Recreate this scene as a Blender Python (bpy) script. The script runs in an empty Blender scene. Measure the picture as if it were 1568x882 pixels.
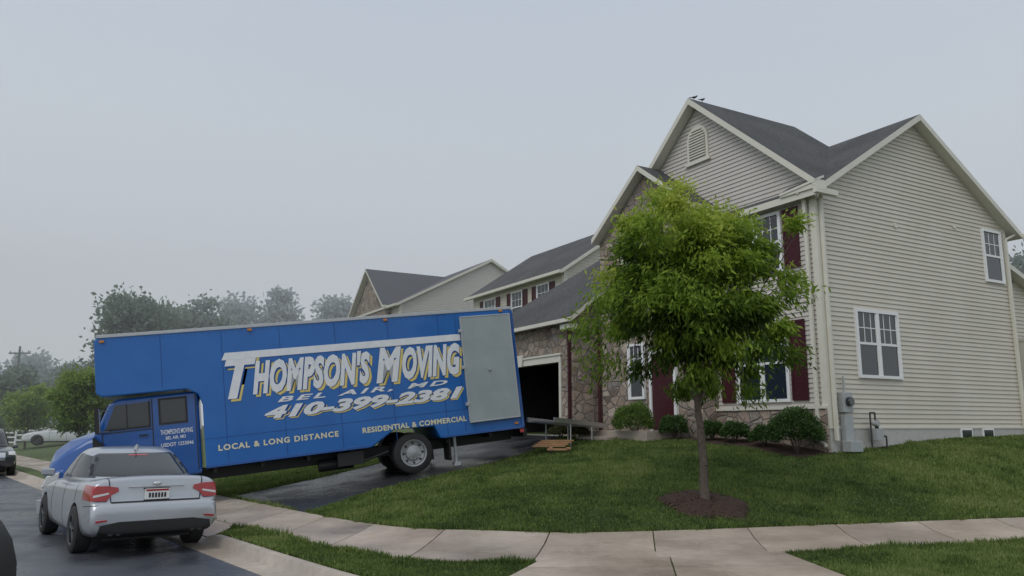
import bpy,bmesh,math,random
import numpy as np
from mathutils import Matrix,Vector
random.seed(3); rng=np.random.default_rng(3)
S=bpy.context.scene
col=S.collection
# ---------------------------------------------------------------- materials
def mat(name,c,c2=None,scale=4,rough=.7,metal=0,bump=0,bscale=None,coat=0,detail=6,rvar=0,wave=0,emit=None,spec=None,big=None,stretch=None):
    m=bpy.data.materials.new(name); m.use_nodes=True
    N=m.node_tree.nodes; L=m.node_tree.links
    b=N['Principled BSDF']
    b.inputs['Base Color'].default_value=(*c,1); b.inputs['Roughness'].default_value=rough
    b.inputs['Metallic'].default_value=metal
    if coat: b.inputs['Coat Weight'].default_value=coat; b.inputs['Coat Roughness'].default_value=.06
    if spec is not None: b.inputs['Specular IOR Level'].default_value=spec
    tc=N.new('ShaderNodeTexCoord')
    vec=tc.outputs['Object']
    if stretch:
        mp=N.new('ShaderNodeMapping'); mp.inputs['Scale'].default_value=stretch; L.new(vec,mp.inputs['Vector']); svec=mp.outputs[0]
    else: svec=vec
    if c2 is not None:
        nz=N.new('ShaderNodeTexNoise'); nz.inputs['Scale'].default_value=scale; nz.inputs['Detail'].default_value=detail
        nz.inputs['Roughness'].default_value=.65
        L.new(svec,nz.inputs['Vector'])
        r=N.new('ShaderNodeValToRGB'); r.color_ramp.elements[0].position=.3; r.color_ramp.elements[1].position=.7
        r.color_ramp.elements[0].color=(*c,1); r.color_ramp.elements[1].color=(*c2,1)
        L.new(nz.outputs['Fac'],r.inputs['Fac'])
        outc=r.outputs['Color']
        if big:
            n2=N.new('ShaderNodeTexNoise'); n2.inputs['Scale'].default_value=big[0]; n2.inputs['Detail'].default_value=4
            L.new(vec,n2.inputs['Vector'])
            r2=N.new('ShaderNodeValToRGB'); r2.color_ramp.elements[0].position=.38; r2.color_ramp.elements[1].position=.65
            r2.color_ramp.elements[0].color=(1,1,1,1); r2.color_ramp.elements[1].color=(*big[1],1)
            L.new(n2.outputs['Fac'],r2.inputs['Fac'])
            mx=N.new('ShaderNodeMixRGB'); mx.blend_type='MULTIPLY'; mx.inputs[0].default_value=1
            L.new(outc,mx.inputs[1]); L.new(r2.outputs['Color'],mx.inputs[2]); outc=mx.outputs[0]
        L.new(outc,b.inputs['Base Color'])
        if rvar:
            n3=N.new('ShaderNodeTexNoise'); n3.inputs['Scale'].default_value=.8; n3.inputs['Detail'].default_value=5
            L.new(vec,n3.inputs['Vector'])
            mr=N.new('ShaderNodeMapRange'); mr.inputs[1].default_value=.35; mr.inputs[2].default_value=.65
            mr.inputs[3].default_value=max(.05,rough-rvar); mr.inputs[4].default_value=min(1,rough+rvar)
            L.new(n3.outputs['Fac'],mr.inputs[0]); L.new(mr.outputs[0],b.inputs['Roughness'])
    if bump or wave:
        bp=N.new('ShaderNodeBump'); bp.inputs['Distance'].default_value=.02
        if wave:
            wv=N.new('ShaderNodeTexWave'); wv.wave_type='BANDS'; wv.bands_direction='Z'; wv.wave_profile='SAW'
            wv.inputs['Scale'].default_value=wave; L.new(vec,wv.inputs['Vector'])
            L.new(wv.outputs['Fac'],bp.inputs['Height']); bp.inputs['Strength'].default_value=.8
        else:
            nb=N.new('ShaderNodeTexNoise'); nb.inputs['Scale'].default_value=bscale or 30; nb.inputs['Detail'].default_value=5
            L.new(vec,nb.inputs['Vector'])
            L.new(nb.outputs['Fac'],bp.inputs['Height']); bp.inputs['Strength'].default_value=bump
        L.new(bp.outputs['Normal'],b.inputs['Normal'])
    return m

def leafmat(name,cols,trans=.35,rough=.55):
    m=bpy.data.materials.new(name); m.use_nodes=True
    N=m.node_tree.nodes; L=m.node_tree.links
    b=N['Principled BSDF']; out=N['Material Output']
    at=N.new('ShaderNodeAttribute'); at.attribute_name='rnd'
    r=N.new('ShaderNodeValToRGB')
    els=r.color_ramp.elements
    els[0].color=(*cols[0],1); els[0].position=0
    els[1].color=(*cols[-1],1); els[1].position=1
    for i,c in enumerate(cols[1:-1]):
        e=els.new((i+1)/(len(cols)-1)); e.color=(*c,1)
    L.new(at.outputs['Fac'],r.inputs['Fac'])
    L.new(r.outputs['Color'],b.inputs['Base Color'])
    b.inputs['Roughness'].default_value=rough; b.inputs['Specular IOR Level'].default_value=.3
    t=N.new('ShaderNodeBsdfTranslucent'); L.new(r.outputs['Color'],t.inputs['Color'])
    mx=N.new('ShaderNodeMixShader'); mx.inputs[0].default_value=trans
    L.new(b.outputs[0],mx.inputs[1]); L.new(t.outputs[0],mx.inputs[2]); L.new(mx.outputs[0],out.inputs['Surface'])
    return m

def stonemat(name):
    m=bpy.data.materials.new(name); m.use_nodes=True
    N=m.node_tree.nodes; L=m.node_tree.links; b=N['Principled BSDF']; b.inputs['Roughness'].default_value=.85
    tc=N.new('ShaderNodeTexCoord'); mp=N.new('ShaderNodeMapping'); mp.inputs['Scale'].default_value=(1,1,1.35)
    L.new(tc.outputs['Object'],mp.inputs['Vector'])
    nz=N.new('ShaderNodeTexNoise'); nz.inputs['Scale'].default_value=3; L.new(mp.outputs[0],nz.inputs['Vector'])
    mxv=N.new('ShaderNodeMixRGB'); mxv.inputs[0].default_value=.07; L.new(mp.outputs[0],mxv.inputs[1]); L.new(nz.outputs['Color'],mxv.inputs[2])
    v=N.new('ShaderNodeTexVoronoi'); v.inputs['Scale'].default_value=3.2; L.new(mxv.outputs[0],v.inputs['Vector'])
    e=N.new('ShaderNodeTexVoronoi'); e.feature='DISTANCE_TO_EDGE'; e.inputs['Scale'].default_value=3.2; L.new(mxv.outputs[0],e.inputs['Vector'])
    sp=N.new('ShaderNodeSeparateColor'); L.new(v.outputs['Color'],sp.inputs[0])
    r=N.new('ShaderNodeValToRGB'); els=r.color_ramp.elements
    els[0].color=(.17,.13,.105,1); els[1].color=(.48,.41,.34,1)
    for p,c in ((.25,(.36,.28,.22)),(.45,(.26,.23,.21)),(.62,(.43,.345,.28)),(.8,(.30,.23,.185))):
        q=els.new(p); q.color=(*c,1)
    L.new(sp.outputs[0],r.inputs['Fac'])
    n2=N.new('ShaderNodeTexNoise'); n2.inputs['Scale'].default_value=14; n2.inputs['Detail'].default_value=6; L.new(tc.outputs['Object'],n2.inputs['Vector'])
    mm=N.new('ShaderNodeMixRGB'); mm.blend_type='MULTIPLY'; mm.inputs[0].default_value=.55; L.new(r.outputs[0],mm.inputs[1])
    r3=N.new('ShaderNodeMapRange'); r3.inputs[1].default_value=.3;r3.inputs[2].default_value=.7;r3.inputs[3].default_value=.5;r3.inputs[4].default_value=1.25
    L.new(n2.outputs['Fac'],r3.inputs[0]); L.new(r3.outputs[0],mm.inputs[2])
    mr=N.new('ShaderNodeMapRange'); mr.inputs[1].default_value=.02; mr.inputs[2].default_value=.07; L.new(e.outputs['Distance'],mr.inputs[0])
    mo=N.new('ShaderNodeMixRGB'); L.new(mr.outputs[0],mo.inputs[0]); mo.inputs[1].default_value=(.20,.18,.155,1); L.new(mm.outputs[0],mo.inputs[2])
    L.new(mo.outputs[0],b.inputs['Base Color'])
    ad=N.new('ShaderNodeMath'); ad.operation='MULTIPLY_ADD'; L.new(n2.outputs['Fac'],ad.inputs[0]); ad.inputs[1].default_value=.35; L.new(mr.outputs[0],ad.inputs[2])
    bp=N.new('ShaderNodeBump'); bp.inputs['Distance'].default_value=.04; bp.inputs['Strength'].default_value=.8; L.new(ad.outputs[0],bp.inputs['Height']); L.new(bp.outputs[0],b.inputs['Normal'])
    return m

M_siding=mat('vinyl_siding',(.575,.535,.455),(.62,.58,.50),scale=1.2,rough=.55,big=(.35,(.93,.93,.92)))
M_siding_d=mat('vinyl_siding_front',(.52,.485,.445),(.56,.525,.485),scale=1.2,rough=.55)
M_siding_h=mat('vinyl_siding_hazy',(.54,.52,.48),(.57,.55,.51),scale=1.2,rough=.7)  # paler siding for far houses: distance haze painted into the base colour
M_trim=mat('trim_cream',(.62,.60,.52),(.68,.66,.575),scale=2,rough=.5)
M_white=mat('white_vinyl',(.75,.76,.76),(.8,.8,.8),scale=5,rough=.4)
M_shingle=mat('asphalt_shingles',(.045,.047,.050),(.115,.115,.116),scale=9,rough=.9,wave=2.6,big=(.7,(.75,.75,.76)),stretch=(1,1,3.2))
M_shingle_h=mat('asphalt_shingles_hazy',(.085,.09,.10),(.12,.125,.135),scale=9,rough=.9,wave=2.6,stretch=(1,1,3.2))  # far roofs lightened, haze is part of the colour
M_stone=stonemat('stone_veneer')
M_found=mat('foundation_concrete',(.42,.41,.38),(.5,.49,.46),scale=6,rough=.85,bump=.3,bscale=30)
M_glass=mat('window_glass',(.02,.025,.03),rough=.04,spec=.8)
M_maroon=mat('maroon_shutter',(.065,.012,.02),(.08,.016,.025),scale=8,rough=.5,wave=5)
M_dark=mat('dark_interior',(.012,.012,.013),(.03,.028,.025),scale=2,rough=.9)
M_grey=mat('utility_grey',(.33,.35,.36),(.4,.42,.42),scale=6,rough=.5)
M_pipe=mat('dark_pipe',(.05,.05,.055),rough=.5,metal=.4)
M_metal=mat('aluminium',(.5,.51,.52),(.6,.6,.6),scale=9,rough=.35,metal=.8)
M_asph=mat('asphalt_road',(.060,.067,.078),(.105,.112,.125),scale=90,rough=.36,rvar=.2,bump=.25,bscale=160,big=(.35,(.62,.66,.71)))
M_drive=mat('asphalt_driveway',(.016,.017,.02),(.032,.034,.038),scale=90,rough=.34,rvar=.2,bump=.25,bscale=160)
M_conc=mat('concrete_walk',(.44,.365,.295),(.55,.46,.38),scale=7,rough=.42,rvar=.22,bump=.15,bscale=60,big=(.55,(.66,.63,.61)))
M_conc2=mat('concrete_walk_b',(.39,.325,.265),(.50,.42,.35),scale=7,rough=.42,rvar=.22,bump=.15,bscale=60,big=(.6,(.66,.63,.61)))
M_curb=mat('concrete_curb',(.38,.325,.275),(.50,.435,.37),scale=6,rough=.55,rvar=.2,bump=.2,bscale=50,big=(.5,(.66,.64,.63)))
M_grass=mat('lawn_soil_grass',(.062,.092,.028),(.105,.15,.045),scale=18,rough=.9,bump=.6,bscale=60,big=(.5,(.82,.76,.7)))
M_mulch=mat('mulch',(.022,.012,.008),(.07,.038,.025),scale=30,rough=.95,bump=.9,bscale=45)
M_bark=mat('bark',(.060,.045,.035),(.14,.11,.09),scale=14,rough=.9,bump=.6,bscale=40)
M_blade=leafmat('grass_blades',[(.060,.095,.028),(.125,.185,.045),(.20,.27,.07),(.35,.35,.16)],.35)
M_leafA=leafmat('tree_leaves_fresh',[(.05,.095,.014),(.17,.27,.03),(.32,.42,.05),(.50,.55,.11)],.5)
M_shrub=leafmat('shrub_leaves',[(.020,.045,.012),(.05,.105,.024),(.10,.17,.045)],.2)
M_shrub2=leafmat('shrub_leaves_red',[(.03,.03,.012),(.07,.075,.025),(.12,.11,.04)],.2)
M_leafB=leafmat('leaves_bright',[(.05,.10,.02),(.12,.20,.04),(.21,.30,.07)],.3)
M_leafC=leafmat('leaves_young_tree',[(.12,.20,.04),(.24,.34,.07),(.36,.45,.11)],.5)
M_leafH1=leafmat('leaves_hazy',[(.15,.205,.155),(.20,.26,.20),(.25,.31,.23)],.4,rough=.9)  # hazy and misty leaf colours are paled to paint in distance haze
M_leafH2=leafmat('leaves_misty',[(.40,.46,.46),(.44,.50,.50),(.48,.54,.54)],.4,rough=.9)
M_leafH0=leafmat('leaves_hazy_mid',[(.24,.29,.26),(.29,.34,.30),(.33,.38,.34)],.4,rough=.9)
M_barkH=mat('bark_hazy',(.16,.17,.165),rough=.9)  # hazy and misty bark: grey-pale tone imitates haze over distance
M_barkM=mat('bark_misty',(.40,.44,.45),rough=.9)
M_blue=mat('truck_blue_paint',(.008,.115,.40),(.011,.14,.46),scale=.8,rough=.42,coat=.25,bump=.04,bscale=3,big=(1.3,(.90,.92,.94)))
M_blue2=mat('truck_blue_cab',(.006,.075,.30),(.007,.085,.33),scale=3,rough=.28,coat=.6)
M_blued=mat('truck_blue_seam',(.005,.06,.26),rough=.5)
M_rail=mat('truck_rail',(.42,.44,.46),(.5,.52,.54),scale=3,rough=.45,metal=.4)
M_panel=mat('grey_door_panel',(.29,.335,.35),(.36,.405,.415),scale=1.5,rough=.45,bump=.05,bscale=3)
M_let=mat('letter_white',(.66,.69,.73),(.80,.81,.83),scale=5,rough=.5)
M_yel=mat('letter_yellow',(.66,.53,.15),(.72,.58,.18),scale=3,rough=.5)
M_cream=mat('letter_cream',(.66,.62,.42),(.72,.68,.48),scale=5,rough=.5)
M_rub=mat('tyre_rubber',(.016,.016,.017),(.028,.028,.028),scale=20,rough=.8)
M_black=mat('black_plastic',(.014,.014,.015),rough=.55)
M_chrome=mat('chrome',(.6,.61,.62),rough=.22,metal=1)
M_silver=mat('silver_paint',(.42,.44,.475),(.45,.47,.50),scale=2,rough=.28,metal=.55,coat=.8)
M_dkpaint=mat('dark_suv_paint',(.03,.033,.04),rough=.25,coat=.8)
M_whpaint=mat('white_car_paint',(.65,.67,.68),rough=.3,coat=.6)
M_cglass=mat('car_glass',(.02,.024,.028),rough=.05,spec=.7)
M_red=mat('tail_lamp_red',(.30,.006,.008),(.40,.014,.014),scale=20,rough=.15,coat=.6)
M_lampw=mat('lamp_clear',(.6,.6,.6),rough=.15,coat=.8)
M_amber=mat('amber_lamp',(.6,.2,.02),rough=.3)
M_rim=mat('alloy_dark',(.10,.105,.11),rough=.35,metal=.8)
M_rimsil=mat('steel_wheel',(.35,.36,.38),(.45,.46,.47),scale=8,rough=.4,metal=.7)
M_wood=mat('wood_planks',(.36,.20,.10),(.48,.28,.15),scale=5,rough=.7)
# ---------------------------------------------------------------- mesh builder
class MB:
    def __init__(s): s.v=[];s.f=[];s.m=[]
    def add(s,vs,fs,mi=0):
        o=len(s.v); s.v+= [tuple(v) for v in vs]; s.f+=[tuple(i+o for i in f) for f in fs]; s.m+=[mi]*len(fs)
    def box(s,x0,x1,y0,y1,z0,z1,mi=0):
        s.add([(x0,y0,z0),(x1,y0,z0),(x1,y1,z0),(x0,y1,z0),(x0,y0,z1),(x1,y0,z1),(x1,y1,z1),(x0,y1,z1)],
              [(0,3,2,1),(4,5,6,7),(0,1,5,4),(1,2,6,5),(2,3,7,6),(3,0,4,7)],mi)
    def pbox(s,P,a0,a1,o0,o1,z0,z1,mi=0):
        vs=[P(a,o,z) for z in (z0,z1) for (a,o) in ((a0,o0),(a1,o0),(a1,o1),(a0,o1))]
        s.add(vs,[(0,3,2,1),(4,5,6,7),(0,1,5,4),(1,2,6,5),(2,3,7,6),(3,0,4,7)],mi)
    def prism(s,pts,vec,mi=0,mside=None):
        n=len(pts); p=[Vector(q) for q in pts]; v=Vector(vec)
        s.add(p+[q+v for q in p],[tuple(range(n))],mi)
        o=len(s.v)-2*n
        s.f.append(tuple(o+n+i for i in reversed(range(n)))); s.m.append(mi)
        for i in range(n):
            j=(i+1)%n; s.f.append((o+i,o+j,o+n+j,o+n+i)); s.m.append(mi if mside is None else mside)
    def slab(s,pts,th,mt,ms):
        n=len(pts); p=[Vector(q) for q in pts]; o=len(s.v)
        s.v+= [tuple(q) for q in p]+[tuple(q-Vector((0,0,th))) for q in p]
        s.f.append(tuple(o+i for i in range(n))); s.m.append(mt)
        s.f.append(tuple(o+n+i for i in reversed(range(n)))); s.m.append(ms)
        for i in range(n):
            j=(i+1)%n; s.f.append((o+i,o+j,o+n+j,o+n+i)); s.m.append(ms)
    def tube(s,p0,p1,r0,r1=None,n=10,mi=0,cap=True):
        r1=r0 if r1 is None else r1
        a=Vector(p0);b=Vector(p1);d=(b-a).normalized()
        u=d.orthogonal().normalized(); w=d.cross(u)
        vs=[]
        for (c,r) in ((a,r0),(b,r1)):
            for i in range(n):
                t=2*math.pi*i/n; vs.append(c+u*(r*math.cos(t))+w*(r*math.sin(t)))
        fs=[(i,(i+1)%n,n+(i+1)%n,n+i) for i in range(n)]
        if cap: fs+=[tuple(reversed(range(n))),tuple(range(n,2*n))]
        s.add(vs,fs,mi)
    def lathe_y(s,c,prof,n=28,mi=0,sy=1):
        vs=[];k=len(prof)
        for i in range(n):
            t=2*math.pi*i/n
            for r,y in prof: vs.append((c[0]+r*math.cos(t),c[1]+y*sy,c[2]+r*math.sin(t)))
        fs=[]
        for i in range(n):
            j=(i+1)%n
            for q in range(k-1): fs.append((i*k+q,j*k+q,j*k+q+1,i*k+q+1))
        s.add(vs,fs,mi)
    def build(s,name,mats,parent=None,smooth=False,bevel=0,recalc=True,sharp=None):
        me=bpy.data.meshes.new(name); me.from_pydata(s.v,[],s.f); me.update()
        for m in mats: me.materials.append(m)
        me.polygons.foreach_set('material_index',s.m)
        if recalc:
            bm=bmesh.new(); bm.from_mesh(me); bmesh.ops.recalc_face_normals(bm,faces=bm.faces); bm.to_mesh(me); bm.free()
        if smooth:
            me.polygons.foreach_set('use_smooth',[True]*len(me.polygons))
            try: me.set_sharp_from_angle(angle=math.radians(sharp or 40))
            except Exception: pass
        o=bpy.data.objects.new(name,me); col.objects.link(o)
        if parent: o.parent=parent
        if bevel:
            b=o.modifiers.new('b','BEVEL'); b.width=bevel; b.segments=2; b.limit_method='ANGLE'
        return o
def empty(name,loc=(0,0,0),rz=0,matrix=None):
    e=bpy.data.objects.new(name,None); col.objects.link(e); e.empty_display_size=.3
    if matrix is not None: e.matrix_world=matrix
    else: e.location=loc; e.rotation_euler=(0,0,rz)
    return e
def npmesh(name,V,F,mats,rnd=None,parent=None,smooth=False):
    me=bpy.data.meshes.new(name); V=np.asarray(V,dtype=np.float32); F=np.asarray(F,dtype=np.int32)
    me.vertices.add(len(V)); me.vertices.foreach_set('co',V.ravel())
    k=F.shape[1]; me.loops.add(F.size); me.loops.foreach_set('vertex_index',F.ravel())
    me.polygons.add(len(F)); me.polygons.foreach_set('loop_start',np.arange(0,F.size,k,dtype=np.int32))
    me.update(calc_edges=True)
    for m in mats: me.materials.append(m)
    if rnd is not None:
        a=me.attributes.new('rnd','FLOAT','FACE'); a.data.foreach_set('value',np.clip(rnd,0,1).astype(np.float32))
    if smooth: me.polygons.foreach_set('use_smooth',np.ones(len(F),dtype=bool))
    o=bpy.data.objects.new(name,me); col.objects.link(o)
    if parent: o.parent=parent
    return o
# ---------------------------------------------------------------- terrain frame
A38=math.radians(38); DX,DY=-math.sin(A38),math.cos(A38); NX,NY=math.cos(A38),math.sin(A38)
def pq2w(p,q): return DX*p+NX*q, DY*p+NY*q
def w2pq(x,y): return DX*x+DY*y, NX*x+NY*y
def sp(x,k): return k*np.logaddexp(0,np.asarray(x,dtype=float)/k)
def smin(a,b,k): return -k*np.logaddexp(-a/k,-b/k)
K=.8
def dists(p,q): return q-4.4,(p-6.3)*.926+(q-4.4)*.377
def Dc_(p,q):
    a,b=dists(p,q); return smin(a,b+.2,K)
def Ds_(p,q):
    a,b=dists(p,q); return smin(a,(b-1.45)*.8,K)
def sstep(x,a,b):
    t=np.clip((x-a)/(b-a),0,1); return t*t*(3-2*t)
def gland(p,q):
    p=np.asarray(p,dtype=float);q=np.asarray(q,dtype=float)
    a,b=dists(p,q)
    hA=.135*sp(a-1.7,.4); hB=.28*sp(b-4.0,.4)
    h=hA*hB/np.power(np.power(hA,3)+np.power(hB,3)+1e-12,1/3)
    h=np.where(h>1.35,1.35+.9*(1-np.exp(-(h-1.35)*.3/.9)),h)
    dc=Dc_(p,q)
    cut=sstep(p,13.0,13.7)*(1-sstep(p,19.2,19.9))
    return .15+h-.12*cut*np.clip(1-dc/.7,0,1)
def gz(x,y):
    p,q=w2pq(x,y); return float(gland(p,q))
def ground(p,q):
    dc=Dc_(p,q); g=gland(p,q)-.012
    z=np.where(dc>0,g,g+(-.1-g)*np.clip(-dc/.2,0,1))
    far=sstep(-q,5.3,5.6); z=np.where(q<-5,-.1+.25*far,z)
    return z
pa=np.concatenate([np.linspace(-400,-12,20),np.arange(-10,2,.5),np.arange(2,25,.16),np.arange(25,60,1.),np.linspace(60,700,30)])
qa=np.concatenate([np.linspace(-400,-7,14),np.arange(-6,4,.5),np.arange(4,12,.16),np.arange(12,30,.3),np.linspace(30,700,34)])
PP,QQ=np.meshgrid(pa,qa,indexing='ij'); ZZ=ground(PP,QQ); XX,YY=pq2w(PP,QQ)
V=np.stack([XX.ravel(),YY.ravel(),ZZ.ravel()],1); ni,nj=PP.shape
I=np.arange((ni-1)*(nj-1)); i_=I//(nj-1); j_=I%(nj-1); a0=i_*nj+j_
F=np.stack([a0,a0+1,a0+nj+1,a0+nj],1)[:, ::-1]
npmesh('grass_ground',V,F,[M_grass],smooth=True)
rp=[(150,4.35),(150,-5.2),(-34,-5.2),(-34,60),(-16.7,60),(6.0,4.35)]
m=MB(); m.add([(*pq2w(p,q),0) for p,q in rp],[tuple(range(6))]); m.build('asphalt_road',[M_asph])
def contour(c,tau,kind):
    dA=c+sp(-tau,K); dB=c+sp(tau,K)
    dB=dB-.2 if kind=='c' else dB/.8+1.45
    q=4.4+dA; p=6.3+(dB-.377*dA)/.926
    return p,q
tau=np.concatenate([np.linspace(-60,-8,60),np.linspace(-7.9,20,300),np.linspace(20.3,110,150)])
prof=[(0.0,.15),(-.13,.15),(-.17,.012),(-.5,.006),(-.5,-.05)]
rows=[]
for c,z in prof:
    p,q=contour(c,tau,'c')
    cut=sstep(p,13.0,13.7)*(1-sstep(p,19.2,19.9))
    zz=np.full_like(p,z)
    if z==.15: zz=z-.12*cut
    x,y=pq2w(p,q); rows.append(np.stack([x,y,zz],1))
R=np.stack(rows,1); n,k=R.shape[:2]
I=np.arange((n-1)*(k-1)); i_=I//(k-1); j_=I%(k-1); a0=i_*k+j_
npmesh('concrete_curb',R.reshape(-1,3),np.stack([a0,a0+1,a0+k+1,a0+k],1),[M_curb])
def slabs(c0,c1,t0,t1,step,gap=.02):
    tt=np.linspace(t0,t1,4000); pm,qm=contour((c0+c1)/2,tt,'s'); xm,ym=pq2w(pm,qm)
    s=np.concatenate([[0],np.cumsum(np.hypot(np.diff(xm),np.diff(ym)))])
    m=MB(); L=s[-1]; k=0; a=0
    while a<L-step*.5:
        b=a+step
        sub=4; ts=[np.interp(a+gap/2+(step-gap)*i/sub,s,tt) for i in range(sub+1)]
        top=[]
        for t in ts:
            row=[]
            for j in range(4):
                c=c0+(c1-c0)*j/3
                p,q=contour(c,np.array([t]),'s'); x,y=pq2w(p,q); row.append((x[0],y[0],float(gland(p,q)[0])+.018))
            top.append(row)
        o=len(m.v)
        for r in top: m.v+=r
        for i in range(sub):
            for j in range(3):
                q0=o+i*4+j; m.f.append((q0,q0+1,q0+5,q0+4)); m.m.append(k%2)
        bd=[(i,0) for i in range(sub+1)]+[(sub,j) for j in (1,2,3)]+[(i,3) for i in reversed(range(sub))]+[(0,j) for j in (2,1)]
        o2=len(m.v)
        for (i,j) in bd:
            v=top[i][j]; m.v.append((v[0],v[1],v[2]-.06))
        for e in range(len(bd)):
            e2=(e+1)%len(bd); A=o+bd[e][0]*4+bd[e][1]; B=o+bd[e2][0]*4+bd[e2][1]
            m.f.append((A,B,o2+e2,o2+e)); m.m.append(0)
        a=b;k+=1
    return m
m=slabs(.6,2.05,-45,75,1.62); m.build('concrete_sidewalk',[M_conc,M_conc2])
def pl_resample(P,n):
    P=np.array(P,float)
    for _ in range(2):
        Q=[P[0]]
        for a,b in zip(P[:-1],P[1:]): Q+= [a*.75+b*.25,a*.25+b*.75]
        Q.append(P[-1]); P=np.array(Q)
    s=np.concatenate([[0],np.cumsum(np.hypot(*(np.diff(P,axis=0).T)))]); t=np.linspace(0,s[-1],n)
    return np.stack([np.interp(t,s,P[:,0]),np.interp(t,s,P[:,1])],1)
def drape(name,A,B,n,mm,off,matl):
    A=pl_resample(A,n);B=pl_resample(B,n)
    f=np.linspace(0,1,mm)[None,:,None]; G=A[:,None,:]*(1-f)+B[:,None,:]*f
    p,q=w2pq(G[...,0],G[...,1]); z=gland(p,q)+off
    V=np.concatenate([G,z[...,None]],2).reshape(-1,3)
    I=np.arange((n-1)*(mm-1)); i_=I//(mm-1); j_=I%(mm-1); a0=i_*mm+j_
    npmesh(name,V,np.stack([a0,a0+1,a0+mm+1,a0+mm],1),[matl],smooth=True)
    return np.concatenate([A,B[::-1]])
drv=drape('asphalt_driveway',[(-3.9,15.55),(-2.79,18.0),(-.7,19.7),(.8,22.3),(1.7,25.75)],[(-6.5,18.95),(-3.9,22),(-2,26),(-.9,30.2)],50,20,.008,M_drive)
apr=drape('concrete_apron',[pq2w(13.5,4.42),pq2w(14.2,5.0)],[pq2w(19.3,4.42),pq2w(18.8,5.0)],8,24,.006,M_conc2)
ramp_poly=np.array([(.57,11.1),(-.25,8.75),(3.78,8.9),(3.62,11.3)])
m=MB()
for i in range(2):
    for j in range(2):
        def P(u,v):
            a=np.array([.57,11.05])*(1-u)+np.array([-.25,8.75])*u; b=np.array([3.62,11.2])*(1-u)+np.array([3.78,8.9])*u
            w=a*(1-v)+b*v; return (w[0],w[1],gz(w[0],w[1])+.016)
        u0,u1=i/2+.004,(i+1)/2-.004; v0,v1=j/2+.003,(j+1)/2-.003
        m.slab([P(u0,v0),P(u0,v1),P(u1,v1),P(u1,v0)],.06,(i+j)%2,0)
m.build('concrete_curb_ramp',[M_conc,M_conc2])
def inpoly(x,y,P):
    c=np.zeros(x.shape,bool); n=len(P)
    for i in range(n):
        x1,y1=P[i];x2,y2=P[(i+1)%n]
        cond=((y1>y)!=(y2>y)); xi=(x2-x1)*(y-y1)/((y2-y1) if abs(y2-y1)>1e-9 else 1e-9)+x1
        c^=cond&(x<xi)
    return c
TREE=(3.35,14.24)
HC=(7.35,18.7)
def h2w(t,w): return HC[0]-.5*t+.866*w, HC[1]+.866*t+.5*w
n=1000000
u=rng.random(n); yy=8.8+ (u**1.5)*18; az=(rng.random(n)*1.5-.72); xx=az*yy
p,q=w2pq(xx,yy); dc=Dc_(p,q); ds=Ds_(p,q)
def vnoise(x,y,seed,cell):
    r=np.random.default_rng(seed); G=r.random((128,128)); X_=x/cell+40;Y_=y/cell+40
    i=np.floor(X_).astype(int);j=np.floor(Y_).astype(int); fx=X_-i;fy=Y_-j; fx=fx*fx*(3-2*fx); fy=fy*fy*(3-2*fy)
    g=lambda a,b:G[a%128,b%128]
    return (g(i,j)*(1-fx)+g(i+1,j)*fx)*(1-fy)+(g(i,j+1)*(1-fx)+g(i+1,j+1)*fx)*fy
wob=.16*(vnoise(xx,yy,9,.22)-.5)
ok=(dc>.03)&((ds<.60+wob)|(ds>2.05-wob))
ok&=~inpoly(xx,yy,drv)&~inpoly(xx,yy,apr)&~inpoly(xx,yy,ramp_poly)
ok&=np.hypot(xx-TREE[0],yy-TREE[1])>.7+.08*np.sin(np.arctan2(yy-TREE[1],xx-TREE[0])*5)
tt=-(xx-HC[0])*.5+(yy-HC[1])*.866; ww=(xx-HC[0])*.866+(yy-HC[1])*.5
ok&=~((tt>-.05)&(ww>-1.15-.15*np.sin(tt*3)))
ok&=~((tt>8)&(ww>-1.5))
idx=np.where(ok)[0][:390000]; xx=xx[idx];yy=yy[idx];p=p[idx];q=q[idx]; n=len(xx)
zz=gland(p,q)-.014
pn=1.3*(vnoise(xx,yy,1,2.2)-.5)+1.0*(vnoise(xx,yy,2,.7)-.5)+.8*(vnoise(xx,yy,4,.25)-.5)
tuft=vnoise(xx,yy,3,.35)
hh=(.028+.042*rng.random(n))*(1+.4*pn)*(1+1.0*np.clip(tuft-.72,0,1)*3)
edge=np.minimum(np.abs(ds[idx]-.6),np.abs(ds[idx]-2.05)); hh*=1+.6*(edge<.12)
ang=rng.random(n)*2*np.pi; wd=.006+.004*rng.random(n)+.0004*yy
lean=rng.random(n)*.7; la=rng.random(n)*2*np.pi
b0=np.stack([xx-np.cos(ang)*wd,yy-np.sin(ang)*wd,zz],1); b1=np.stack([xx+np.cos(ang)*wd,yy+np.sin(ang)*wd,zz],1)
tp=np.stack([xx+np.cos(la)*hh*lean,yy+np.sin(la)*hh*lean,zz+hh],1)
V=np.stack([b0,b1,tp],1).reshape(-1,3); F=np.arange(3*n).reshape(-1,3)
npmesh('lawn_grass',V,F,[M_blade],rnd=.42+.34*pn-.8*np.clip(tuft-.70,0,1)+.2*rng.standard_normal(n))
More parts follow.
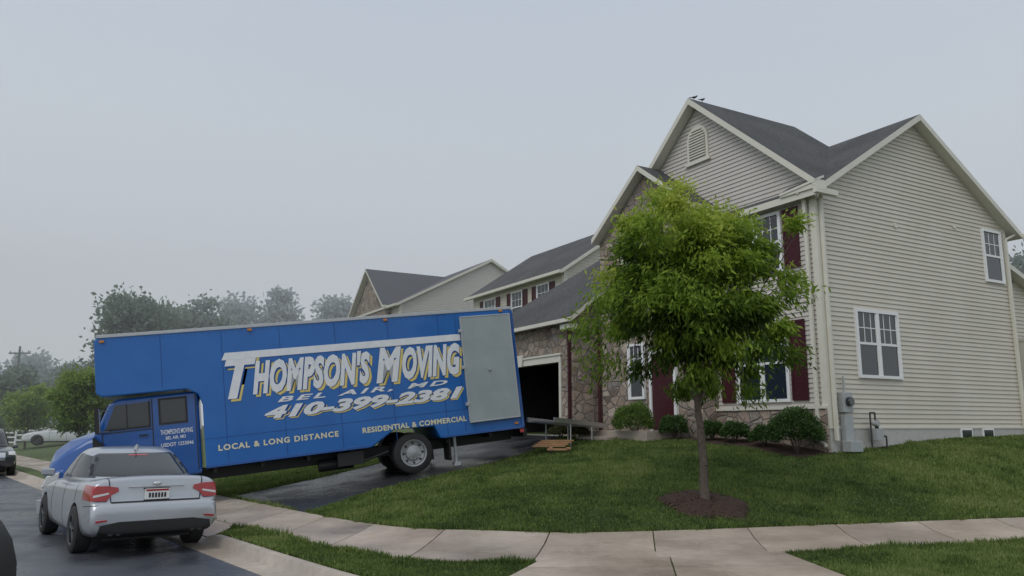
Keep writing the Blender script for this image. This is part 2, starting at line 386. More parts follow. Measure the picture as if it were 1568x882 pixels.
# mulch
m=MB(); N=48; rings=[(0,.1),(.25,.085),(.5,.05),(.68,.02),(.78,-.02)]
vs=[];fs=[]
for ri,(r,z) in enumerate(rings):
    for i in range(N):
        t=2*math.pi*i/N; rr=r*(1+.06*math.sin(5*t)+.04*random.random()); x=TREE[0]+rr*math.cos(t);y=TREE[1]+rr*math.sin(t)
        vs.append((x,y,gz(x,y)+z+.012*random.random()))
for ri in range(len(rings)-1):
    for i in range(N):
        j=(i+1)%N; fs.append((ri*N+i,ri*N+j,(ri+1)*N+j,(ri+1)*N+i))
m.add(vs,fs)
for i in range(700):
    a=random.random()*6.283; r=.76*math.sqrt(random.random()); x=TREE[0]+r*math.cos(a); y=TREE[1]+r*math.sin(a); z=gz(x,y)+.1*(1-r/.76)+.015
    d=Vector((random.uniform(-1,1),random.uniform(-1,1),random.uniform(-.4,.4))).normalized()*.03; e=Vector((-d.y,d.x,0))*.35
    c=Vector((x,y,z)); m.add([c-d-e,c+d-e,c+d+e,c-d+e],[(0,1,2,3)],random.choice((0,0,1)))
m.build('mulch_ring',[M_mulch,mat('bark_chips',(.09,.05,.03),(.16,.10,.07),scale=20,rough=.9)],smooth=False)
m=MB()
for i in range(26):
    for j in range(5):
        def P(a,b):
            t=-.1+a*.32; w=-1.2+b*.25-(.1*math.sin(t*3) if b==0 else 0); x,y=h2w(t,w); return (x,y,gz(x,y)+.02+.015*math.sin(a*2+b*3))
        m.add([P(i,j),P(i+1,j),P(i+1,j+1),P(i,j+1)],[(0,1,2,3)])
m.build('mulch_bed',[M_mulch],smooth=True)
# ---------------------------------------------------------------- vegetation
def leafgeo(C,L,W,dirs,r):
    n=len(C); up=r.standard_normal((n,3)); side=np.cross(dirs,up); side/=np.linalg.norm(side,axis=1,keepdims=True)+1e-9
    L=L[:,None];W=W[:,None]
    v0=C; v1=C+dirs*L*.5+side*W*.5; v2=C+dirs*L; v3=C+dirs*L*.5-side*W*.5
    return np.stack([v0,v1,v2,v3],1).reshape(-1,3),np.arange(4*n).reshape(-1,4)
def tree(name,base,trunk_h,crown_c,crown_r,nclump,nleaf,leaf,mats,seed,trunk_r=.1,egg=.0,droop=.5,clr=.38,bright=.25,limbs=14,squash=1,fill=.33,bl=.95,outv=.1,power=.6):
    r=np.random.default_rng(seed); rd=random.Random(seed)
    e=empty(name,base)
    m=MB()
    pts=[Vector((0,0,-.1))]; nseg=6
    for i in range(1,nseg+1):
        pts.append(Vector((rd.uniform(-1,1)*trunk_r*.25-trunk_r*.12*i,rd.uniform(-1,1)*trunk_r*.3,trunk_h*i/nseg)))
    rad=[trunk_r*(1.35 if i==0 else 1-.3*i/nseg) for i in range(nseg+1)]
    for i in range(nseg): m.tube(pts[i],pts[i+1],rad[i],rad[i+1],10,0,cap=False)
    top=pts[-1]; cc=Vector(crown_c)
    def branch(a,dirv,length,rr,depth):
        b=a; seg=4; d=dirv.normalized()
        for i in range(seg):
            d=(d+Vector((rd.uniform(-.18,.18),rd.uniform(-.18,.18),.07))).normalized()
            c=b+d*length/seg; m.tube(b,c,rr*(1-.18*i),rr*(1-.18*(i+1)),6,0,cap=False); b=c
            if depth>0 and i>=1:
                for _ in range(2):
                    dd=(d+Vector((rd.uniform(-1,1),rd.uniform(-1,1),rd.uniform(-.2,.6)))*.8).normalized()
                    branch(b,dd,length*.4,rr*.45,depth-1)
    for i in range(limbs):
        a=2*math.pi*i/limbs+rd.uniform(-.3,.3); el=rd.uniform(.5,1.35)
        z0=top.lerp(pts[-2],rd.random())
        tgt=cc+Vector((crown_r[0]*.75*math.cos(a)*math.cos(el*.7),crown_r[1]*.75*math.sin(a)*math.cos(el*.7),crown_r[2]*(.9*math.sin(el)-.25)))
        d=(tgt-z0); branch(z0,Vector((d.x*.8,d.y*.8,d.z)),d.length*bl,trunk_r*.38,1)
    m.build('trunk_and_limbs',[mats[0]],parent=e,smooth=True)
    dirs=r.standard_normal((nclump,3)); dirs/=np.linalg.norm(dirs,axis=1,keepdims=True)
    rr=(fill+(1-fill)*r.random(nclump)**power)
    outl=1+outv*np.sin(dirs[:,0]*4+seed)+outv*np.sin(dirs[:,1]*5+dirs[:,2]*4+seed*2)+.7*outv*r.standard_normal(nclump)
    cr=np.array(crown_r)
    C=dirs*rr[:,None]*outl[:,None]*cr
    tz=C[:,2]/cr[2]; C[:,:2]*=(1-egg*tz)[:,None]
    C+=np.array(crown_c)
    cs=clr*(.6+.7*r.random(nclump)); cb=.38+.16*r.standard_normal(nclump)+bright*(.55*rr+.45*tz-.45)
    per=r.integers(int(nleaf/nclump*.4),int(nleaf/nclump*1.6),nclump)
    ci=np.repeat(np.arange(nclump),per); n=len(ci)
    off=r.standard_normal((n,3))*.5; off[:,2]*=.75*squash
    pos=C[ci]+off*cs[ci][:,None]
    out=pos-np.array(crown_c); out/=np.linalg.norm(out,axis=1,keepdims=True)+1e-9
    d=r.standard_normal((n,3))*.6+out*.6+np.array([0,0,-droop]); d/=np.linalg.norm(d,axis=1,keepdims=True)
    L=leaf[0]*(.6+.8*r.random(n)); W=leaf[1]*(.6+.8*r.random(n))
    V,F=leafgeo(pos,L,W,d,r)
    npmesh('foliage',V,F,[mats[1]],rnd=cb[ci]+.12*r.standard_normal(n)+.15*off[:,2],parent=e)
    return e
bz=gz(*TREE)
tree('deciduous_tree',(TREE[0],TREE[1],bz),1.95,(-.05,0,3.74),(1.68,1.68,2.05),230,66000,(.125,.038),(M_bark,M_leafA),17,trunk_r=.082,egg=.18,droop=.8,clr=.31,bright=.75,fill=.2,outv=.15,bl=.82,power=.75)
def shrub(name,x,y,rx,rz,nl,mt,seed):
    r=np.random.default_rng(seed); z=gz(x,y); e=empty(name,(x,y,z))
    m=MB()
    for i in range(9):
        a=i*.7; m.tube((0,0,-.05),(rx*.5*math.cos(a),rx*.5*math.sin(a),rz*.8),.015,.006,5)
    m.build('stems',[M_bark],parent=e)
    d=r.standard_normal((nl,3)); d/=np.linalg.norm(d,axis=1,keepdims=True); d[:,2]=np.abs(d[:,2])*1.0-.15*(r.random(nl)<.4)
    rr=(.72+.3*r.random(nl))*(1+.09*np.sin(d[:,0]*6+seed)+.09*np.sin(d[:,1]*7+d[:,2]*5))
    pos=d*rr[:,None]; pos[:,:2]=np.sign(pos[:,:2])*np.abs(pos[:,:2])**.9
    pos=pos*np.array([rx,rx,rz*.62])+np.array([0,0,rz*.38])
    pos[:,2]=np.maximum(pos[:,2],.03)
    dd=d+r.standard_normal((nl,3))*.7; dd/=np.linalg.norm(dd,axis=1,keepdims=True)
    V,F=leafgeo(pos,.05*(.6+.8*r.random(nl)),.028*(.6+.8*r.random(nl)),dd,r)
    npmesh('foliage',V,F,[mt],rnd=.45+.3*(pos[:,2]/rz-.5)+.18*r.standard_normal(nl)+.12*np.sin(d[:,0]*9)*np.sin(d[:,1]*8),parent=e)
for i,(t,w,rx,rz,mt,nl) in enumerate([(.35,-.75,.60,1.0,M_shrub,13000),(1.35,-.7,.33,.5,M_shrub,5000),(2.3,-.7,.34,.52,M_shrub,5000),(3.05,-.75,.3,.5,M_shrub,4000),(4.1,-1.1,.38,.65,M_shrub,5000),(5.15,-1.6,.55,1.0,M_leafB,9000),(7.3,-2.25,.5,.5,M_shrub2,6000),(8.1,-2.1,.35,.4,M_shrub2,4000)]):
    x,y=h2w(t,w); shrub('shrub',x,y,rx,rz,nl,mt,20+i)
def bgtree(x,y,h,w,mats,seed,nl=9000,leaf=(.45,.3),name='background_tree',low=.3,clr=1.2,ncl=55):
    z=gz(x,y)-.3
    tree(name,(x,y,z),h*.35,(0,0,h*(low+(1-low)/2)),(w/2*.85,w/2*.85,h*(1-low)/2*.88),ncl,nl,leaf,mats,seed,trunk_r=h*.016,droop=.2,clr=clr,bright=.35,limbs=6,fill=.25,bl=.5,outv=.08)
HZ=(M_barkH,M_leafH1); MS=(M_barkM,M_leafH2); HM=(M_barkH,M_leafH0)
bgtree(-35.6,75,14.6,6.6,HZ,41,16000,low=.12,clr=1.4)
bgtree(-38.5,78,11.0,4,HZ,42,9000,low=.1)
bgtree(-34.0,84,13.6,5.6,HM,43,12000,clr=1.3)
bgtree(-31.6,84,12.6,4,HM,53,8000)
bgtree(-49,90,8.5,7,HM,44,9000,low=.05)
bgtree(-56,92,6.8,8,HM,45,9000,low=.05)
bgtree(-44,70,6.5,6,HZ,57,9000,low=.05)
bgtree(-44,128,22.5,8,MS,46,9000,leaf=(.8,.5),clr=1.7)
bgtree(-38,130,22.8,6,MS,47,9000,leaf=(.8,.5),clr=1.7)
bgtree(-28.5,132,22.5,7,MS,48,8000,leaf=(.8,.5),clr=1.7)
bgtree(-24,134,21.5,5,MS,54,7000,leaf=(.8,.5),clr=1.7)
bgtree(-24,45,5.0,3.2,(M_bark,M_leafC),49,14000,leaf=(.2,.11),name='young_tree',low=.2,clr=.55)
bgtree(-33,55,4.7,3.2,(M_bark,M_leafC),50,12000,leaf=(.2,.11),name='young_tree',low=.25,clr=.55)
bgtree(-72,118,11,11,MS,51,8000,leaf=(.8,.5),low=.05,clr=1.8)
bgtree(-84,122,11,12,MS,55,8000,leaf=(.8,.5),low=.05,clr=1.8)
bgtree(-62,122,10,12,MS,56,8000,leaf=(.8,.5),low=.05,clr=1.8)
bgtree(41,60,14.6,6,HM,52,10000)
# ---------------------------------------------------------------- main house
def gable_iv(a0,a1,ze,apex_a,apex_z,slope):
    def f(z):
        if z<=ze: return a0,a1
        h=(apex_z-z)/slope; return max(a0,apex_a-h),min(a1,apex_a+h)
    return f
def siding(m,P,z0,z1,iv,mi,ch=.115,out=.024):
    z=z0
    while z<z1-1e-4:
        zt=min(z+ch,z1); a0,b0=iv(z); a1,b1=iv(zt)
        if b0-a0<.02: break
        if b1<a1: a1=b1=(a1+b1)/2
        m.add([P(a0,out,z),P(b0,out,z),P(b1,.0,zt),P(a1,.0,zt),P(a0,0,z),P(b0,0,z)],[(0,1,2,3),(4,5,1,0)],mi)
        z=zt
def window(m,P,a0,a1,z0,z1,units=1,fr=.075,mw=0,mg=1,grid=True):
    if a1<a0: a0,a1=a1,a0
    m.pbox(P,a0,a1,.0,.035,z0,z1,mg)
    m.pbox(P,a0-fr,a0,.0,.075,z0-fr,z1+fr,mw); m.pbox(P,a1,a1+fr,.0,.075,z0-fr,z1+fr,mw)
    m.pbox(P,a0,a1,.0,.078,z1,z1+fr,mw); m.pbox(P,a0,a1,.0,.085,z0-fr,z0,mw)
    wu=(a1-a0)/units
    for i in range(units):
        b0=a0+wu*i; b1=b0+wu
        if i: m.pbox(P,b0-.05,b0+.05,.0,.072,z0,z1,mw)
        zm=(z0+z1)/2
        m.pbox(P,b0+.03,b1-.03,.036,.06,zm-.03,zm+.03,mw)
        for aa,bb in ((b0+(.05 if i else 0),b0+(.08 if i else .035)),(b1-(.08 if i<units-1 else .035),b1-(.05 if i<units-1 else 0))):
            m.pbox(P,aa,bb,.036,.056,z0,z1,mw)
        if grid:
            for s in (1/3,2/3):
                a=b0+wu*s; m.pbox(P,a-.011,a+.011,.036,.046,zm+.03,z1,mw)
            m.pbox(P,b0+.035,b1-.035,.036,.044,(zm+z1)/2-.011,(zm+z1)/2+.011,mw)
def shutter(m,P,a0,a1,z0,z1,mi):
    m.pbox(P,a0,a1,.02,.05,z0,z1,mi)
    for s in (a0,a1-.05): m.pbox(P,s,s+.05,.05,.065,z0,z1,mi)
    for z in (z0,(z0+z1)/2-.03,z1-.07): m.pbox(P,a0+.05,a1-.05,.05,.063,z,z+.07,mi)
H=empty('two_storey_house',(HC[0],HC[1],0),math.radians(-60))
hp=lambda t,w,z:(-t,w,z)
PF=lambda a,o,z:(-a,-o,z)
PS=lambda a,o,z:(o,a,z)
PFg=lambda a,o,z:(-a,-.6-o,z)
PG=lambda a,o,z:(-a,-1.45-o,z)
D=8.2
m=MB()
m.prism([hp(.02,.02,1.0),hp(.02,D-.02,1.0),hp(.02,D-.02,7.55),hp(.02,4.15,9.95),hp(.02,.02,7.55)],(-7.9,0,0),0)
m.build('wall_core',[M_siding],parent=H)
m=MB()
siding(m,PS,1.8,10.0,gable_iv(0,D,7.6,4.15,10.02,.6),0)
m.build('siding_side',[M_siding],parent=H,recalc=False)
m=MB()
siding(m,PF,2.28,11.0,gable_iv(0,7.9,7.68,3.87,11.03,.856),0)
m.prism([hp(3.87,.03,11.0),hp(.1,.03,7.75),hp(.1,.03,7.4),hp(7.7,.03,7.4),hp(7.7,.03,7.75)],(0,.1,0),0)
m.prism([hp(3.87,4.2,11.0),hp(1.0,4.2,8.55),hp(6.7,4.2,8.55)],(0,-.1,0),0)
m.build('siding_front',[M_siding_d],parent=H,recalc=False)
m=MB()
m.box(-7.9,.03,-.03,D+.03,.6,1.8)
m.build('foundation',[M_found],parent=H)
m=MB()
m.prism([hp(3.5,-.6,1.0),hp(7.95,-.6,1.0),hp(7.95,-.6,7.65),hp(5.59,-.6,9.42),hp(3.5,-.6,7.85)],(0,.62,0),0)
m.box(-3.5,.0,-.09,-.031,1.0,2.24)
m.prism([hp(8.3,-1.45,1.0),hp(8.3,1.9,1.0),hp(8.3,1.9,7.75),hp(8.3,-1.45,5.2)],(-.25,0,0),0)
m.box(-9.1,-8.55,-1.45,-1.2,1.0,5.15); m.box(-14.5,-13.9,-1.45,-1.2,1.0,5.15); m.box(-13.9,-9.1,-1.45,-1.2,3.9,5.15)
m.box(-14.5,-14.25,-1.2,5.4,1.0,5.15)
m.build('stone_veneer_walls',[M_stone],parent=H)
m=MB()
m.box(-3.5,0,-.13,-.0305,2.24,2.3)
m.build('stone_cap',[M_trim],parent=H)
m=MB()
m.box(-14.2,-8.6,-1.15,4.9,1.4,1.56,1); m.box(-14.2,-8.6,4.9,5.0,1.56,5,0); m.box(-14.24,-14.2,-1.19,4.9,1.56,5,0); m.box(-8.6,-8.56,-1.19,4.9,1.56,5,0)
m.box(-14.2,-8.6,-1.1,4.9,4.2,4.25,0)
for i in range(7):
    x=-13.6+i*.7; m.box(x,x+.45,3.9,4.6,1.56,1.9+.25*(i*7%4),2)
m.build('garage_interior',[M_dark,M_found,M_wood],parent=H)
m=MB()
m.pbox(PG,8.98,9.1,-.1,.04,1.5,3.9,0); m.pbox(PG,13.9,14.02,-.1,.04,1.5,3.9,0); m.pbox(PG,8.98,14.02,.0,.05,3.9,4.12,0)
m.pbox(PG,8.92,14.08,.0,.09,4.12,4.18,0)
m.prism([PG(11.35,.05,3.88),PG(11.65,.05,3.88),PG(11.75,.05,4.28),PG(11.25,.05,4.28)],(0,-.06,0),0)
m.build('garage_door_trim',[M_trim],parent=H)
m=MB()
m.box(-.13,.045,-.045,-.0,1.82,7.6); m.box(.0,.045,0,.13,1.82,7.6)
m.box(0,.04,D-.12,D+.03,1.82,7.55)
m.box(-7.9,.05,-.05,D+.05,1.78,1.82)
m.pbox(PF,0.13,3.5,.02,.05,7.3,7.5,0)
m.build('corner_boards',[M_trim],parent=H)
m=MB()
def dsp(x,y,z0,z1,w=.042): m.box(x-w,x+w,y-w,y+w,z0,z1)
dsp(-.22,-.11,1.5,7.3); m.tube((-.22,-.11,7.28),(-.22,-.32,7.45),.045); m.tube((-.22,-.11,1.5),(.15,-.35,1.4),.045)
dsp(.1,.1,1.5,7.3); m.tube((.1,.1,7.3),(.3,-.05,7.45),.045)
dsp(.08,D-.1,1.6,7.2); m.tube((.08,D-.1,7.2),(.2,D+.3,7.4),.04)
m.build('downspouts',[M_trim],parent=H,bevel=.01)
m=MB(); dsp(-8.45,-1.52,1.4,4.9,.04); m.tube((-8.0,-.68,1.5),(-8.0,-.68,4.6),.05)
m.build('dark_downspout',[M_maroon],parent=H)
m=MB()
T=.17
m.slab([hp(-.3,-.3,7.45),hp(-.3,4.15,10.2),hp(8.1,4.15,10.2),hp(8.1,-.3,7.45)],T,0,1)
m.slab([hp(-.3,8.6,7.45),hp(8.1,8.6,7.45),hp(8.1,4.151,10.2),hp(-.3,4.151,10.2)],T,0,1)
zc=lambda t:11.25-.856*abs(3.87-t)
for sgn in (1,-1):
    f=lambda t:3.87+sgn*(t-3.87)
    m.slab([hp(3.87+.001*-sgn,-.35,11.25),hp(f(-.32),-.35,zc(-.32)),hp(f(-.32),.07,zc(-.32)),hp(f(2.64),4.15,zc(2.64)),hp(3.87+.001*-sgn,4.15,11.25)],T+.02,0,1)
m.slab([hp(5.59,-.9,9.62),hp(3.28,-.9,7.9),hp(3.28,.1,7.9),hp(5.59,.1,9.62)],T,0,1)
m.slab([hp(5.592,-.9,9.62),hp(8.0,-.9,7.82),hp(8.0,.3,7.82),hp(5.592,.3,9.62)],T,0,1)
m.slab([hp(-.32,-.36,7.64),hp(.75,-.36,7.54),hp(.75,-.0,7.75),hp(-.32,-.0,7.8)],.06,0,1)
m.box(-.75,.3,-.34,-.06,7.44,7.56,1)
m.slab([hp(8.0,-1.75,5.23),hp(14.8,-1.75,5.23),hp(11.1,1.95,8.12),hp(8.0,1.95,8.12)],.16,0,1)
m.slab([hp(14.8,-1.75,5.229),hp(14.8,5.65,5.229),hp(11.1,1.95,8.119)],.16,0,1)
m.slab([hp(8.0,5.65,5.228),hp(8.0,1.951,8.118),hp(11.1,1.951,8.118),hp(14.8,5.65,5.228)],.16,0,1)
m.build('roof',[M_shingle,M_trim],parent=H)
m=MB()
m.box(-14.85,-7.95,-1.87,-1.76,5.08,5.2,0); m.box(.31,.42,-.42,.35,7.3,7.43,0)
m.box(-8.05,.35,8.61,8.72,7.28,7.4,0)
m.box(-8.62,-8.05,-1.74,-1.46,4.88,5.04,0)
m.build('gutters',[M_trim,M_shingle],parent=H)
for bw in (-.1,.22):
    B=empty('bird',tuple(Matrix.Translation((HC[0],HC[1],0))@Matrix.Rotation(math.radians(-60),4,'Z')@Vector((-3.87,bw,11.25))),.5+bw)
    m=MB()
    m.tube((-.07,0,.055),(0,0,.075),.018,.036,8); m.tube((0,0,.075),(.07,0,.10),.036,.026,8); m.tube((.07,0,.10),(.10,0,.135),.022,.020,8); m.tube((.10,0,.135),(.115,0,.15),.022,.012,8); m.tube((.11,0,.142),(.145,0,.138),.008,.001,6)
    m.prism([(-.06,-.015,.05),(-.17,-.02,.03),(-.17,.02,.03),(-.06,.015,.05)],(0,0,.012)); m.tube((0,.012,0),(0,.012,.05),.004,.004,5); m.tube((0,-.012,0),(0,-.012,.05),.004,.004,5)
    m.build('bird_body',[M_black],parent=B,smooth=True,sharp=60)
m=MB()
window(m,PS,1.2,2.72,3.06,4.6,2); window(m,PS,7.05,7.85,5.95,7.35,1)
window(m,PF,1.1,2.7,2.5,4.3,2); window(m,PF,1.1,2.7,5.75,7.15,2)
window(m,PFg,5.9,6.5,2.7,4.2,1); window(m,PFg,4.3,6.7,5.6,7.2,2)
for w0 in (5.05,6.05):
    m.pbox(PS,w0,w0+.52,.025,.06,1.5,1.78,0); m.pbox(PS,w0+.05,w0+.47,.05,.065,1.54,1.74,1)
m.build('windows',[M_white,M_glass],parent=H)
m=MB()
for a in (.5,2.85): shutter(m,PF,a,a+.47,2.45,4.4,0)
for a in (.5,2.85): shutter(m,PF,a,a+.47,5.7,7.22,0)
m.build('shutters',[M_maroon],parent=H)
m=MB()
pts=[(-.42,9.4),(.42,9.4),(.42,10.05)]+[(.42*math.cos(a),10.05+.42*math.sin(a)) for a in np.linspace(.2,math.pi-.2,9)]+[(-.42,10.05)]
m.prism([PF(3.87-a,.0,z) for a,z in pts],(0,-.06,0),0)
pts2=[(a*.8,9.72+(z-9.72)*.85) for a,z in pts]
m.prism([PF(3.87-a,.06,z) for a,z in pts2],(0,-.005,0),1)
for i in range(11):
    z=9.49+i*.082; hw=.33 if z<10.02 else math.sqrt(max(.01,.335**2-(z-10.05)**2))
    m.pbox(PF,3.87-hw,3.87+hw,.066,.09,z,z+.035,0)
m.pbox(PF,3.37,4.37,.0,.09,9.32,9.4,0)
m.build('attic_vent',[M_trim,mat('vent_shade',(.3,.29,.25),rough=.7)],parent=H)
m=MB()
m.tube((0.0,3.05,7.0),(.05,3.05,7.0),.07,.07,12); m.tube((0,5.7,7.3),(.05,5.7,7.3),.06,.06,12)
m.build('wall_vents',[M_trim],parent=H)
m=MB()
m.pbox(PFg,4.55,5.5,.0,.04,1.75,3.9,0); m.pbox(PFg,4.45,4.55,.0,.08,1.7,4.0,1); m.pbox(PFg,5.5,5.6,.0,.08,1.7,4.0,1); m.pbox(PFg,4.45,5.6,.0,.08,3.9,4.02,1)
m.build('front_door',[M_maroon,M_white],parent=H)
m=MB()
m.box(-7.6,-4.4,-1.8,-.61,1.1,1.72); m.box(-7.2,-5.7,-2.15,-1.8,1.0,1.55); m.box(-7.2,-5.7,-2.5,-2.15,.9,1.38)
m.build('porch_steps',[M_curb],parent=H,bevel=.015)
m=MB()
m.box(-5,-.35,8.25,11.5,1.0,5.8,0)
siding(m,lambda a,o,z:(-.34+o,a,z),1.85,6.1,lambda z:(8.22,11.5 if z<5.4 else 11.5-(z-5.4)*2.6),0)
m.slab([hp(-0.0,8.22,6.6),hp(5,8.22,6.6),hp(5,11.8,5.3),hp(-0.0,11.8,5.3)],.15,1,2)
m.box(-.34,.6,8.9,9.05,1.3,4.3,2); m.box(-.34,.62,8.88,9.07,4.3,4.4,2)
m.build('rear_wing',[M_siding,M_shingle,M_trim],parent=H)
m=MB()
m.box(.03,.2,.3,.62,2.15,2.62,0); m.tube((.2,.46,2.4),(.3,.46,2.4),.11,.1,14,1); m.box(.05,.19,.32,.60,1.3,2.1,0); m.tube((.1,.46,2.6),(.1,.46,3.0),.03,.03,8,0)
m.box(.1,.36,.26,.66,1.25,1.5,0)
m.build('electric_meter',[M_grey,M_glass],parent=H,bevel=.012)
m=MB()
m.tube((.2,1.2,1.35),(.2,1.2,2.15),.022,.022,8,1); m.tube((.2,1.2,2.15),(.2,1.38,2.15),.022,.022,8,1); m.tube((.2,1.38,2.15),(.2,1.38,1.75),.022,.022,8,1)
m.box(.1,.3,1.28,1.52,1.5,1.78,0); m.tube((.2,1.45,1.78),(.2,1.45,1.98),.03,.03,8,1); m.tube((.2,1.3,1.9),(.34,1.3,1.9),.07,.07,12,0)
m.tube((.2,1.52,1.6),(.2,1.75,1.6),.022,.022,8,1); m.tube((.2,1.75,1.3),(.2,1.75,1.6),.022,.022,8,1)
m.build('gas_meter',[M_grey,M_pipe],parent=H,bevel=.008)
# ---------------------------------------------------------------- neighbour houses
def nhouse(name,loc,L,W,z0,ze,zr,cross,wins,rz=-60,ms=None,mr=None):
    ms=ms or M_siding; mr=mr or M_shingle
    E=empty(name,(loc[0],loc[1],0),math.radians(rz))
    mid=W/2; sl=(zr-ze)/(mid+.3)
    m=MB()
    m.prism([hp(.02,.02,z0),hp(.02,W,z0),hp(.02,W,ze),hp(.02,mid,zr-.25),hp(.02,.02,ze)],(-L,0,0),0)
    siding(m,PS,z0+.6,zr-.25,gable_iv(0,W,ze,mid,zr-.2,sl),0,ch=.15)
    siding(m,PF,z0+.6,ze,lambda z:(0,L),0,ch=.15)
    m.box(-.14,.05,-.05,.0,z0,ze,1); m.box(0,.05,0,.14,z0,ze,1)
    m.build('walls',[ms,M_trim],parent=E,recalc=False)
    m=MB()
    m.slab([hp(-.3,-.35,ze),hp(-.3,mid,zr),hp(L+.3,mid,zr),hp(L+.3,-.35,ze)],.18,0,1)
    m.slab([hp(-.3,W+.35,ze),hp(L+.3,W+.35,ze),hp(L+.3,mid+.001,zr),hp(-.3,mid+.001,zr)],.18,0,1)
    m.box(-L-.3,.3,-.48,-.36,ze-.16,ze-.02,1)
    for (t0,t1,za,w0,stone) in cross:
        tc=(t0+t1)/2; zl=ze+.05; dep=(za-ze)/sl
        m.slab([hp(tc-.001,w0-.35,za),hp(t0,w0-.35,zl),hp(t0,.2,zl),hp(tc-.001,min(dep,mid),za)],.18,0,1)
        m.slab([hp(tc+.001,w0-.35,za),hp(t1,w0-.35,zl),hp(t1,.2,zl),hp(tc+.001,min(dep,mid),za)],.18,0,1)
    m.build('roof',[mr,M_trim],parent=E)
    m=MB()
    for (t0,t1,za,w0,stone) in cross:
        tc=(t0+t1)/2
        m.prism([hp(t0+.3,w0,z0),hp(t1-.3,w0,z0),hp(t1-.3,w0,ze+.05),hp(tc,w0,za-.25),hp(t0+.3,w0,ze+.05)],(0,.5,0),0)
    if cross: m.build('gable_bay',[M_stone],parent=E)
    m=MB()
    for (pl,a0,a1,za,zb,un) in wins:
        window(m,PF if pl=='f' else PS,a0,a1,za,zb,un)
        if pl=='f': shutter(m,PF,a0-.52,a0-.08,za-.05,zb+.05,2); shutter(m,PF,a1+.08,a1+.52,za-.05,zb+.05,2)
    m.build('windows',[M_white,M_glass,M_maroon],parent=E)
nx,ny=h2w(17.8,4.6)
nhouse('neighbour_house',(nx,ny),9.2,8.0,1.2,9.0,11.9,[],[('f',1.3,2.3,7.1,8.6,1),('f',3.8,4.8,7.1,8.6,1),('f',6.6,7.8,7.1,8.6,1),('f',1.3,2.3,3.6,5.2,1),('f',3.8,4.8,3.6,5.2,1)])
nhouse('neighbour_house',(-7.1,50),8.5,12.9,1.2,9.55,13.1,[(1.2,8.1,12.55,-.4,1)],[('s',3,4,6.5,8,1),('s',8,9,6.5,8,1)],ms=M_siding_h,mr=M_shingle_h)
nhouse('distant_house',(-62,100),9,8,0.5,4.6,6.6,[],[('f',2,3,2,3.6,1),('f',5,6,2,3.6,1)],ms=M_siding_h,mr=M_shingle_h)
# ---------------------------------------------------------------- wheels
def wheel(name,parent,c,r,wd,side,mats,spokes=5,truck=False):
    m=MB()
    o=side
    w=wd/2
    prof=[(r*.62,-w),(r*.9,-w),(r*.985,-w*.8),(r,-w*.4),(r,w*.4),(r*.985,w*.8),(r*.9,w),(r*.66,w),(r*.64,w*.8)]
    m.lathe_y(c,prof,36,0,o)
    m.lathe_y(c,[(r*.66,w*1.0),(r*.60,w*.95),(r*.58,w*.2),(r*.58,-w)],36,1,o)
    if truck:
        m.lathe_y(c,[(r*.6,w*.9),(r*.55,w*.55),(r*.40,w*.45),(r*.36,w*.95),(r*.2,w*1.05),(0.001,w*1.1)],36,1,o)
        for i in range(8):
            a=i*math.pi/4; x=c[0]+r*.48*math.cos(a); z=c[2]+r*.48*math.sin(a)
            m.tube((x,c[1]+o*w*.47,z),(x,c[1]+o*w*.58,z),r*.06,r*.06,8,2)
        for i in range(10):
            a=i*math.pi/5+.2; x=c[0]+r*.3*math.cos(a); z=c[2]+r*.3*math.sin(a)
            m.tube((x,c[1]+o*w*.9,z),(x,c[1]+o*w*1.1,z),r*.03,r*.03,6,3)
    else:
        m.lathe_y(c,[(r*.58,w*.1),(.001,w*.1)],36,2,o)
        for i in range(spokes):
            for dd in (-.16,.16):
                a=i*2*math.pi/spokes+.3; a2=a+dd
                p0=Vector((c[0]+r*.08*math.cos(a),c[1]+o*w*.75,c[2]+r*.08*math.sin(a))); p1=Vector((c[0]+r*.6*math.cos(a2),c[1]+o*w*.8,c[2]+r*.6*math.sin(a2)))
                m.tube(p0,p1,r*.06,r*.045,6,1)
        m.lathe_y(c,[(r*.16,w*.6),(r*.15,w*.9),(.001,w*.92)],16,1,o)
    return m.build(name,mats,parent=parent,smooth=True)
